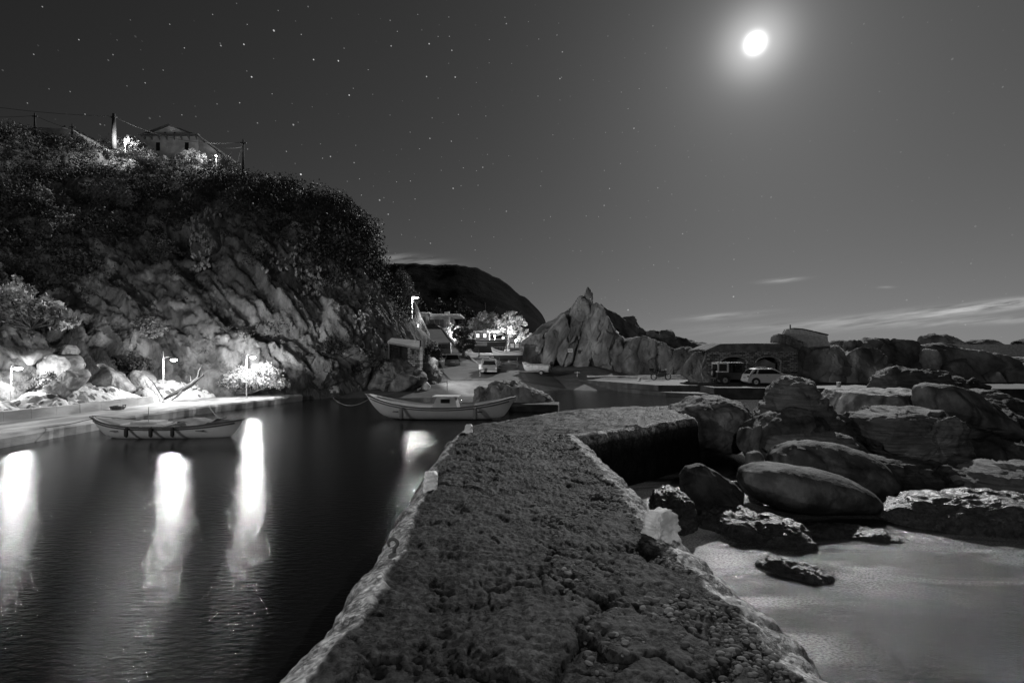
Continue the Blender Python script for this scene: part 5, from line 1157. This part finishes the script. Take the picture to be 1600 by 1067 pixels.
# ------------------------------------------------------------------ flat roofed hotel beyond the yard
def hotel():
    Y0 = 92.0; t = empty('hotel', P(680, 532, Y0)); O = Vector(t.location); tag(t, 'two storey flat roofed white building with shuttered balcony windows by the street lamp', 'building')
    def X(a): return PX(a, Y0) - O.x
    def Z(b_): return PZ(b_, Y0) - O.z
    b = MB(); b.box(X(644), X(668), 0.3, 8, Z(540), Z(490)); b.box(X(668), X(702), 1.2, 8, Z(513), Z(492.5)); b.box(X(668), X(716), 1.5, 8, Z(545), Z(513.5)); b.build('wall', M['whitewall'], t)
    b = MB(); b.box(X(643), X(671.5), -.3, 8.2, Z(490), Z(488)); b.box(X(671.7), X(719), -.2, 8.2, Z(493.2), Z(490.4)); b.build('roof', M['white'], t)
    for (a, c, d0, e_) in [(669.5, 677, 498.5, 511), (677.6, 685, 498.5, 511), (685.6, 692, 498.5, 511), (650, 664.5, 495, 506)]:
        o = MB().box(X(a), X(c), (1.1 if a > 668 else .2), (1.17 if a > 668 else .27), Z(e_), Z(d0)).build('shutter', M['wood'], t)
    MB().box(X(674), X(715), -1.0, 1.4, Z(514), Z(512.6)).build('balcony', M['white'], t)
    for k, a in enumerate((681, 690, 699, 708)):
        MB().box(X(a), X(a) + .25, -.9, -.65, Z(536), Z(514)).build('column', M['white'], t)
    for a, c in ((684, 689), (692, 698), (701, 706)): MB().box(X(a), X(c), 1.40, 1.48, Z(530), Z(517)).build('doorway', M['litwin'], t)
    c = MB(); c.box(X(691), X(696), 3, 4, Z(490), Z(485)); c.box(X(697), X(698.5), 3, 4, Z(490), Z(484.5)); c.build('chimney', M['white'], t)
    MB().box(X(700), X(702.5), .9, 1.18, Z(513), Z(492.5)).build('corner_pier', M['white'], t)
    b = MB(); b.box(X(693), X(715), -2.5, -2.2, Z(533), Z(529.2)); b.build('terrace_parapet', M['white'], t)
    return t
hotel()
for (px, py, Y, wt, l) in [(708, 519, 89, 700, 'round lit terrace lamp under the hotel balcony'), (724, 522, 87, 300, 'round lit terrace lamp just left of the pale trees'), (683, 516, 90.2, 90, 'round lit terrace lamp at the head of the kerb'),
                        (752, 527, 83.5, 1500, 'round lit lamp at the left foot of the pale trees'), (786, 528, 82.5, 2200, 'round lit lamp between the two pale trees'), (773, 525, 82.5, 1300, 'round lit lamp right of the kiosk under the left pale tree'), (806, 532, 81.5, 1500, 'round lit lamp at the right foot of the pale trees')]:
    g = float(ground_z(np.array(PX(px, Y)), np.array(float(Y)))); t = empty('terrace_lamp', (PX(px, Y), Y, g)); tag(t, l, 'lamp', 'terrace lamps round the hotel and the trees'); z = PZ(py, Y) - g
    MB().tube([(0, 0, 0), (0, 0, z - .12)], .05, 6).build('post', M['metal'], t); 
    b = MB(); b.tube([(0, 0, z - .14), (0, 0, z - .08), (0, 0, z), (0, 0, z + .08), (0, 0, z + .14)], [.04, .12, .15, .12, .03], 10); b.build('globe', M['lamp'], t, smooth=True)
    lamp_light('lamplight', (0, -.35, z), wt, .1, t)
# kiosk among the trees
t = empty('kiosk', P(752, 541, 82)); O = Vector(t.location); tag(t, 'small white kiosk with two windows among the pale trees', 'kiosk')
MB().box(-1.2, 1.3, 0, 2, -.6, 2.3).build('wall', M['wood'], t); MB().box(-1.6, 2.9, -.3, 2.4, 2.31, 2.45).build('roof', M['white'], t)
for x in (-.55, .55): MB().box(x - .22, x + .22, -.03, -.004, 1.4, 2.0).build('window', M['litwin'], t)
MB().box(-1.0, -.9, -.2, -.1, -.6, 2.3).build('post', M['white'], t)

# ------------------------------------------------------------------ cliff-top houses, poles and wires
def gable_house():
    Y0 = 64.0; t = empty('clifftop_house', P(265, 245, Y0)); O = Vector(t.location); tag(t, 'gabled house with wide bracketed eaves on top of the cliff', 'house')
    def X(a, Y=Y0): return PX(a, Y) - O.x
    def Z(b_, Y=Y0): return PZ(b_, Y) - O.z
    b = MB(); b.prism([(X(228), Z(252)), (X(228), Z(211)), (X(265), Z(197)), (X(303), Z(211)), (X(310), Z(214)), (X(310), Z(252))], 0, 8); b.build('wall', M['whitewall'], t)
    r = MB(); th = .12
    for (xa, za, xb, zb_) in [(X(220), Z(211.5), X(265.5), Z(195)), (X(264.5), Z(195), X(312), Z(212.5))]:
        r.add([(xa, -.25, za), (xb, -.25, zb_), (xb, 8.6, zb_), (xa, 8.6, za), (xa, -.25, za - th), (xb, -.25, zb_ - th), (xb, 8.6, zb_ - th), (xa, 8.6, za - th)], [(0, 1, 2, 3), (7, 6, 5, 4), (0, 4, 5, 1), (1, 5, 6, 2), (2, 6, 7, 3), (3, 7, 4, 0)])
    r.build('roof', M['tile'], t)
    MB().box(X(220), X(313), -.55, -.04, Z(213.2), Z(211.4)).build('eave', M['wood'], t)
    for k in range(8):
        x = X(226 + k * 11.6); MB().prism([(0, 0), (0, -.55), (.06, -.55), (.06, 0)], 0, .01) if False else MB().add([(x, -.5, Z(213.3)), (x, -.02, Z(213.3)), (x, -.02, Z(213.3) - .45), (x + .1, -.5, Z(213.3)), (x + .1, -.02, Z(213.3)), (x + .1, -.02, Z(213.3) - .45)], [(0, 1, 2), (5, 4, 3), (0, 3, 4, 1), (1, 4, 5, 2), (0, 2, 5, 3)]).build('bracket', M['wood'], t)
    for a in (258, 273): MB().tube([(X(a), -.02, Z(208)), (X(a), .0, Z(208))], .12, 10).build('vent', M['rubber'], t)
    for a in (247, 292): MB().box(X(a - 3), X(a + 3), -.03, .0, Z(236), Z(223)).build('window', M['glass'], t)
    r = MB(); r.add([(X(311), -.6, Z(213)), (X(311), 4, Z(213)), (X(345), 4, Z(237)), (X(345), -.6, Z(237)), (X(311), -.6, Z(213) - .15), (X(311), 4, Z(213) - .15), (X(345), 4, Z(237) - .15), (X(345), -.6, Z(237) - .15)], [(0, 1, 2, 3), (7, 6, 5, 4), (0, 4, 5, 1), (1, 5, 6, 2), (2, 6, 7, 3), (3, 7, 4, 0)]); r.build('side_roof', M['tile'], t)
    b = MB(); b.prism([(X(311), Z(252)), (X(311), Z(216)), (X(338), Z(236)), (X(338), Z(252))], 0, 3.6); b.build('side_wall', M['concrete'], t)
    MB().tube([(X(223), 1, Z(214)), (X(223), 1, Z(198))], .12, 8).build('flue', M['whitewall'], t)
M['tile'] = mat('roof tiles', .07, .13, 2, .8, .8, 6, stretch=(.5, 6, 1), dist=.06)
gable_house()
t = empty('low_house', P(85, 208, 66)); O = Vector(t.location); tag(t, 'low roofed house with a squat chimney at the top left of the cliff', 'house')
r = MB(); r.prism([(-4.4, -2.5), (-4.2, .35), (-2, .75), (2.2, .5), (4.0, -.8), (4.2, -2.5)], 0, 6); r.build('roof', M['whitewall'], t)
b = MB(); b.tube([(-.35, 2, .4), (-.35, 2, 1.5)], [.32, .3], 12); o = b.build('chimney', M['white'], t); MB().tube([(-.35, 2, 1.5), (-.35, 2, 1.85)], [.38, .05], 12).build('cap', M['rubber'], o)
PO = []
for (a, b0, b1, Y, r0, l) in [(178, 178, 222, 57, .19, 'thick tapering power pole on the middle of the cliff top'), (54.5, 177, 206, 64, .10, 'far thin power pole at the top left of the cliff'), (380, 218, 268, 55, .10, 'power pole at the right end of the cliff top'),
                       (113, 194, 210, 66, .09, 'short dark post beside the low house')]:
    t = empty('power_pole', P(a, b1, Y) - Vector((0, 0, .8))); h = P(a, b0, Y).z - t.location.z; tag(t, l, 'power pole', 'power poles along the cliff top')
    MB().tube([(0, 0, 0), (0, 0, h)], [r0 * 1.5, r0 * .8], 8).build('pole', M['rubber'], t, smooth=True)
    if h > 2: MB().box(-.35, .35, -.05, .05, h - .45, h - .35).build('crossarm', M['darkmetal'], t)
    if a == 380: MB().tube([(-.9, .0, 0.4), (-.05, 0, h - .5)], .05, 6).build('strut', M['bark'], t)
    PO.append(Vector((t.location.x, Y, t.location.z + h - .3)))
def wire(p, q, sag, l, r=.022):
    pts = [p.lerp(q, i / 16) - Vector((0, 0, sag * 4 * (i / 16) * (1 - i / 16))) for i in range(17)]; o = Vector(p)
    tag(MB().tube([a - o for a in pts], r, 5).build('power_line', M['rubber'], loc=o, smooth=True), l, 'power line', 'power lines along the cliff top')
wire(P(-120, 148, 60), PO[0], .5, 'power line running left from the thick pole'); wire(PO[0], PO[2], 1.1, 'upper power line passing over the gabled house')
wire(PO[1], P(-60, 178, 64), .3, 'power line running left from the far thin pole', .02); wire(PO[1], P(125, 205, 65), .2, 'short power line from the far thin pole to the low house', .02)
wire(P(332, 226, 62), PO[2] - Vector((0, 0, .5)), .3, 'service line from the gabled house to the right-hand pole', .03)
# flood lamps hidden in the clifftop garden
for (px, py, Y, wt, l) in [(196, 223, 57.0, 1900, 'bright garden lamp in the clifftop bushes left of the gabled house'), (338, 243, 56.0, 950, 'garden lamp in the clifftop bushes right of the gabled house')]:
    t = empty('garden_lamp', P(px, py, Y) - Vector((0, 0, 1.5))); tag(t, l, 'lamp', 'garden lamps on the cliff top')
    MB().tube([(0, 0, -.8), (0, 0, 1.35)], .04, 6).build('post', M['metal'], t); b = MB(); b.tube([(0, 0, 1.36), (0, 0, 1.42), (0, 0, 1.5), (0, 0, 1.56)], [.05, .12, .12, .04], 10); b.build('globe', M['lamp'], t, smooth=True)
    lamp_light('lamplight', (0, -.6, 1.5), wt, .1, t)

# ------------------------------------------------------------------ bushes, trees, cacti
def shrub(name, label, cat, base, balls, nl, size, mt='leaf', stems=6, seed=0, group=None, tone=(.6, 1.3), twig=.02, up=None, flat=.85):
    r_ = np.random.default_rng(seed + 900); t = empty(name, base); tag(t, label, cat, group); C = []; T = []
    tot = sum(b_[3] ** 2 for b_ in balls)
    for (x, y, z, rad) in balls:
        k = int(nl * rad ** 2 / tot); sub = max(4, int(k / 45))
        cs = ball_pts((x, y, z), rad * .8, sub, r_, flat)
        for c in cs:
            kk = int(k / sub); C.append(ball_pts(c, rad * .34, kk, r_, .9)); T.append(np.full(kk, tone[0] + (tone[1] - tone[0]) * r_.random()))
    C = np.concatenate(C); T = np.concatenate(T); V, F = leaves(C, size, up, r_=r_); npmesh('foliage', V, F, M[mt], t, smooth=False, tone=np.repeat(T, 4))
    b = MB()
    for k in range(stems):
        (x, y, z, rad) = balls[k % len(balls)]; e_ = Vector((x, y, z)) + Vector(r_.normal(size=3)) * rad * .45; m_ = e_ * .5 + Vector(r_.normal(size=3)) * rad * .15
        b.tube([(0, 0, -.1), m_, e_], [twig * 1.6, twig, twig * .3], 5)
    b.build('stems', M['bark'], t, smooth=True)
    return t
# round bush by the second lamp, lit from within
B0 = P(392, 612, 34.6)
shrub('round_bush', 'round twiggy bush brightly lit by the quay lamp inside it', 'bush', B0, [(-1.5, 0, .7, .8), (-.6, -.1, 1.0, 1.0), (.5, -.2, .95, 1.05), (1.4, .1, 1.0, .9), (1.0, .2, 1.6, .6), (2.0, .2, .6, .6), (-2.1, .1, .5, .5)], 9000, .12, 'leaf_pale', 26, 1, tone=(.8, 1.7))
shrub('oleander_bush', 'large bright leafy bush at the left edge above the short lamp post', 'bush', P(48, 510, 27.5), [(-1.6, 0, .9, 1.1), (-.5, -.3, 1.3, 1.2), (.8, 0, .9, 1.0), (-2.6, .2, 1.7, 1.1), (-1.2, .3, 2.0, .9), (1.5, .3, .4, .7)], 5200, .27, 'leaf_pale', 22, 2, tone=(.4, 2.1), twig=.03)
def at_cliff(px, py, out=.3):
    p, nn = cliff_at(px, py); return Vector(p) + Vector(nn) * out
for k, (px, py, rad, nl, mt, nm, l, cat) in enumerate([
    (180, 318, 1.9, 4200, 'leaf_pale', 'twiggy_bush', 'pale twiggy bush in the middle of the upper cliff', 'bush'),
    (260, 395, 1.1, 1800, 'leaf_pale', 'twiggy_bush', 'grey bush on the cliff left of the tall prickly pear', 'bush'),
    (60, 320, 1.2, 1800, 'leaf_pale', 'twiggy_bush', 'pale bush on the upper cliff at the left edge', 'bush'), (445, 350, 1.0, 1500, 'leaf_pale', 'twiggy_bush', 'small pale bush on the upper cliff right of the tall prickly pear', 'bush'),
    (235, 520, .9, 1500, 'leaf_pale', 'twiggy_bush', 'pale shrub in a cleft of the bare rock above the first lamp', 'bush'),
    (512, 545, 1.1, 2200, 'leaf', 'dark_bush', 'dark bush on the boulder at the foot of the cliff', 'bush'),
    (570, 575, 1.3, 2600, 'leaf', 'dark_bush', 'dark bush left of the stone hut', 'bush'),
    (210, 575, .9, 1500, 'leaf', 'dark_bush', 'dark bush above the narrow pale slab', 'bush'),
    (75, 595, .7, 1100, 'leaf_pale', 'low_bush', 'low speckled bush in the glare of the short lamp post', 'bush'),
    (668, 548, 1.2, 2600, 'leaf', 'dark_bush', 'dark bush on the corner of the cliff above the hut', 'bush')]):
    p = at_cliff(px, py, .4) if nm != 'low_bush' else P(px, py + 8, 26.5)
    shrub(nm, l, cat, p, [(0, 0, .1, rad), (rad * .6, 0, -.2, rad * .7), (-rad * .7, 0, .1, rad * .7)], nl, .16, mt, 12, 10 + k, tone=(.35, .9) if mt == 'leaf_pale' else (.6, 1.4))
for k, (px, py, Y, rx, nl, l) in enumerate([(135, 232, 58, 2.6, 2400, 'floodlit bush on the cliff top left of the thick pole'), (190, 238, 55.5, 2.4, 2600, 'floodlit bush at the foot of the thick pole'), (235, 246, 56, 2.0, 1800, 'half lit bush under the gabled house'),
                                       (345, 251, 54, 1.8, 2200, 'floodlit rounded bush by the right-hand pole'), (300, 243, 57, 1.6, 1500, 'floodlit low bush along the wall of the gabled house')]):
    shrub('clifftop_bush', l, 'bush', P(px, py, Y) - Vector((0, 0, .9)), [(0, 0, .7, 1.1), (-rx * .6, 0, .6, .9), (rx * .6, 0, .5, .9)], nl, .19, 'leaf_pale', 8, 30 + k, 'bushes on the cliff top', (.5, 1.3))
shrub('dark_palm_bush', 'dark feathery bush against the sky left of the gabled house', 'bush', P(208, 228, 58) - Vector((0, 0, .5)), [(0, 0, 1.0, .9), (.7, 0, .6, .7)], 1200, .3, 'leaf', 10, 44, None, (.6, 1))
def grass_tuft(px, py, Y, r, n, seed, l):
    r_ = np.random.default_rng(seed); V = []; F = []
    for k in range(n):
        a = r_.random() * 6.28; h = r * (.7 + .5 * r_.random()); out = r * (.3 + .8 * r_.random()); d = np.array([math.cos(a), math.sin(a), 0]); s = np.array([-d[1], d[0], 0]) * .02
        base = d * .1 * r; i0 = len(V)
        for q in range(5):
            t_ = q / 4; c = base + d * out * t_ ** 1.5 + np.array([0, 0, h * (t_ - .45 * t_ ** 3)]); V += [c - s * (1 - t_ * .9), c + s * (1 - t_ * .9)]
        F += [(i0 + 2 * q, i0 + 2 * q + 1, i0 + 2 * q + 3, i0 + 2 * q + 2) for q in range(4)]
    p = P(px, py, Y); o = npmesh('grass_tuft', np.array(V) + np.array(p), F, M['leaf_pale'], smooth=False, tone=np.full(len(V), .55), origin=p)
    tag(o, l, 'grass tuft', 'arching grass tufts above the left quay')
grass_tuft(48, 570, 26.0, 1.35, 900, 1, 'large arching grass tuft at the left above the slabs'); grass_tuft(22, 560, 26.5, 1.0, 500, 2, 'smaller arching grass tuft at the left edge'); grass_tuft(70, 560, 26.6, .9, 400, 3, 'small arching grass tuft right of the large one')
def cactus(px0, px1, py0, py1, n, seed, l):
    r_ = np.random.default_rng(seed); root = at_cliff((px0 + px1) / 2, py1, .3); t = empty('prickly_pear', root); tag(t, l, 'cactus', 'prickly pear cacti on the cliff')
    for k in range(n):
        px = px0 + (px1 - px0) * r_.random(); py = py0 + (py1 - py0) * r_.random(); c = at_cliff(px, py, .25 + .5 * r_.random()) - root; w_, h_ = .10 + .05 * r_.random(), .16 + .08 * r_.random(); b = MB()
        a, e_, s = r_.random() * 6.28, r_.normal() * .5, 10
        Mx = Matrix.Translation(c) @ Matrix.Rotation(a, 4, 'Z') @ Matrix.Rotation(e_, 4, 'Y')
        ring = [(math.sin(q) * w_ * (1 - .18 * math.cos(q)), -math.cos(q) * h_) for q in np.arange(s) / s * 6.283]
        V = [Mx @ Vector((x * .55, -.05, z * .55)) for x, z in ring] + [Mx @ Vector((x, 0, z)) for x, z in ring] + [Mx @ Vector((x * .55, .05, z * .55)) for x, z in ring]
        b.add(V, [tuple(range(s))[::-1], tuple(range(2 * s, 3 * s))] + [(j * s + i, j * s + (i + 1) % s, (j + 1) * s + (i + 1) % s, (j + 1) * s + i) for j in (0, 1) for i in range(s)])
        b.build('pad', M['cactus'], t, smooth=True)
M['cactus'] = mat('cactus pads', .22, .34, 2, .5, .2, 20)
cactus(300, 330, 345, 430, 95, 1, 'tall bright prickly pear hanging down the middle of the cliff'); cactus(322, 348, 335, 350, 12, 2, 'small prickly pear right above the tall bright one'); cactus(520, 542, 355, 398, 18, 3, 'small prickly pear high on the right of the cliff')
cactus(400, 465, 392, 430, 34, 4, 'straggling prickly pear along the upper edge of the bare rock'); cactus(462, 500, 425, 470, 48, 5, 'dense prickly pear on the right part of the bare rock'); cactus(545, 566, 492, 520, 16, 6, 'prickly pear low on the dark right part of the cliff'); cactus(484, 500, 345, 385, 14, 7, 'faint prickly pear near the top of the cliff right of centre'); cactus(286, 305, 300, 330, 12, 8, 'small prickly pear right of the pale twiggy bush')

def tree(name, label, base, H, balls, nl, size, mt, seed, group=None, tone=(.5, 1.3), tr=.16):
    r_ = np.random.default_rng(seed + 500); t = empty(name, base); tag(t, label, 'tree', group); C = []; T = []; tot = sum(b_[3] ** 2 for b_ in balls)
    for (x, y, z, rad) in balls:
        k = int(nl * rad ** 2 / tot); sub = max(5, int(k / 70)); cs = ball_pts((x, y, z), rad * .82, sub, r_, .9)
        for c in cs: kk = int(k / sub); C.append(ball_pts(c, rad * .30, kk, r_, .8)); T.append(np.full(kk, tone[0] + (tone[1] - tone[0]) * r_.random()))
    C = np.concatenate(C); T = np.concatenate(T); V, F = leaves(C, size, r_=r_); npmesh('crown', V, F, M[mt], t, smooth=False, tone=np.repeat(T, 4))
    b = MB(); b.tube([(0, 0, -.3), (.05 * H, 0, H * .22), (.02 * H, 0, H * .42)], [tr * 1.3, tr, tr * .7], 8)
    for (x, y, z, rad) in balls:
        e_ = Vector((x, y, z)); b.tube([(.03 * H, 0, H * .3), e_ * .6 + Vector((0, 0, H * .1)), e_], [tr * .6, tr * .35, tr * .1], 6)
        for k in range(4): q = e_ + Vector(r_.normal(size=3)) * rad * .6; b.tube([e_ * .75 + Vector((0, 0, H * .06)), q], [tr * .25, tr * .06], 5)
    b.build('trunk', M['bark'], t, smooth=True); return t
g_ = lambda px, Y: Vector((PX(px, Y), Y, float(ground_z(np.array(PX(px, Y)), np.array(float(Y))))))
tree('tamarisk_tree', 'pale floodlit tree on the left of the pair behind the boats', g_(756, 87), 6.5, [(-1.2, 0, 4.3, 1.8), (.6, .3, 5.2, 1.9), (1.8, 0, 4.2, 1.6), (-2.4, 0, 3.2, 1.4), (-.2, -.4, 3.3, 1.6), (2.2, 0, 3.0, 1.2)], 9000, .23, 'leaf_pale', 1, 'pale floodlit trees behind the boatyard')
tree('tamarisk_tree', 'pale floodlit tree on the right of the pair behind the boats', g_(792, 86), 6.5, [(-1.2, 0, 4.8, 1.8), (.8, 0, 5.1, 1.9), (2.0, 0, 3.9, 1.6), (-2.0, .3, 3.6, 1.5), (.3, -.5, 3.2, 1.7), (2.9, 0, 2.7, 1.2)], 9000, .23, 'leaf_pale', 2, 'pale floodlit trees behind the boatyard')
tree('tamarisk_tree', 'low floodlit tree at the right end behind the boats', g_(826, 85), 3.5, [(-.8, 0, 1.9, 1.2), (.7, 0, 1.9, 1.1), (2.0, 0, 1.4, .9), (3.2, 0, 1.2, .7)], 4500, .21, 'leaf_pale', 3, 'pale floodlit trees behind the boatyard')
tree('tamarisk_tree', 'floodlit vine covered tree in front of the corner of the hotel', g_(712, 90), 5, [(-.6, 0, 3.4, 1.2), (.5, 0, 2.6, 1.3), (1.2, 0, 3.6, .9)], 3500, .22, 'leaf_pale', 4, 'pale floodlit trees behind the boatyard', (.3, 1.0))
tree('dark_tree', 'dark bushy tree at the end of the road kerb before the hotel', g_(722, 66), 5.2, [(0, 0, 3.0, 1.3), (-.7, 0, 3.6, .9), (.7, .2, 3.7, .9), (.9, 0, 1.8, 1.1), (-.2, -.3, 1.6, 1.1), (.2, 0, 4.5, .6)], 6500, .20, 'leaf', 5, None, (.5, 1.2))
for k, (px, Y, h, l) in enumerate([(700, 120, 10.5, 'dark pine rising behind the hotel roof'), (716, 122, 11.5, 'tallest dark pine behind the hotel'), (732, 118, 8.5, 'dark pine between the hotel and the pale trees'), (668, 119, 9.5, 'dark tree behind the street lamp'), (684, 125, 11, 'dark tree behind the chimney of the hotel')]):
    tree('dark_pine', l, g_(px, Y), h, [(0, 0, h * .5, h * .26), (-h * .2, 0, h * .42, h * .2), (h * .2, 0, h * .45, h * .2), (0, 0, h * .78, h * .2), (h * .1, 0, h * .25, h * .25)], 3600, .42, 'leaf', 20 + k, 'dark trees behind the hotel', (.3, .7), .25)

# mooring lines
def rope(a, c, sag, l):
    a, c = Vector(a), Vector(c); pts = [a.lerp(c, i / 14) - Vector((0, 0, sag * 4 * (i / 14) * (1 - i / 14))) - a for i in range(15)]
    tag(MB().tube(pts, .014, 5).build('mooring_rope', M['canvas'], loc=a, smooth=True), l, 'rope', 'mooring ropes')
rope((PX(142, 20.3), 20.3, .70), (-18.0, 19.5, .46), .05, 'mooring rope from the left end of the long pale launch to the quay')
rope((PX(372, 20.1), 20.1, .62), (-16.9, 28.5, .45), .35, 'mooring rope from the right end of the long pale launch to the quay')
rope((PX(580, 25.9), 25.9, 1.1), (-12.8, 36.5, .25), .5, 'mooring rope from the bow of the double ended boat to the shore')
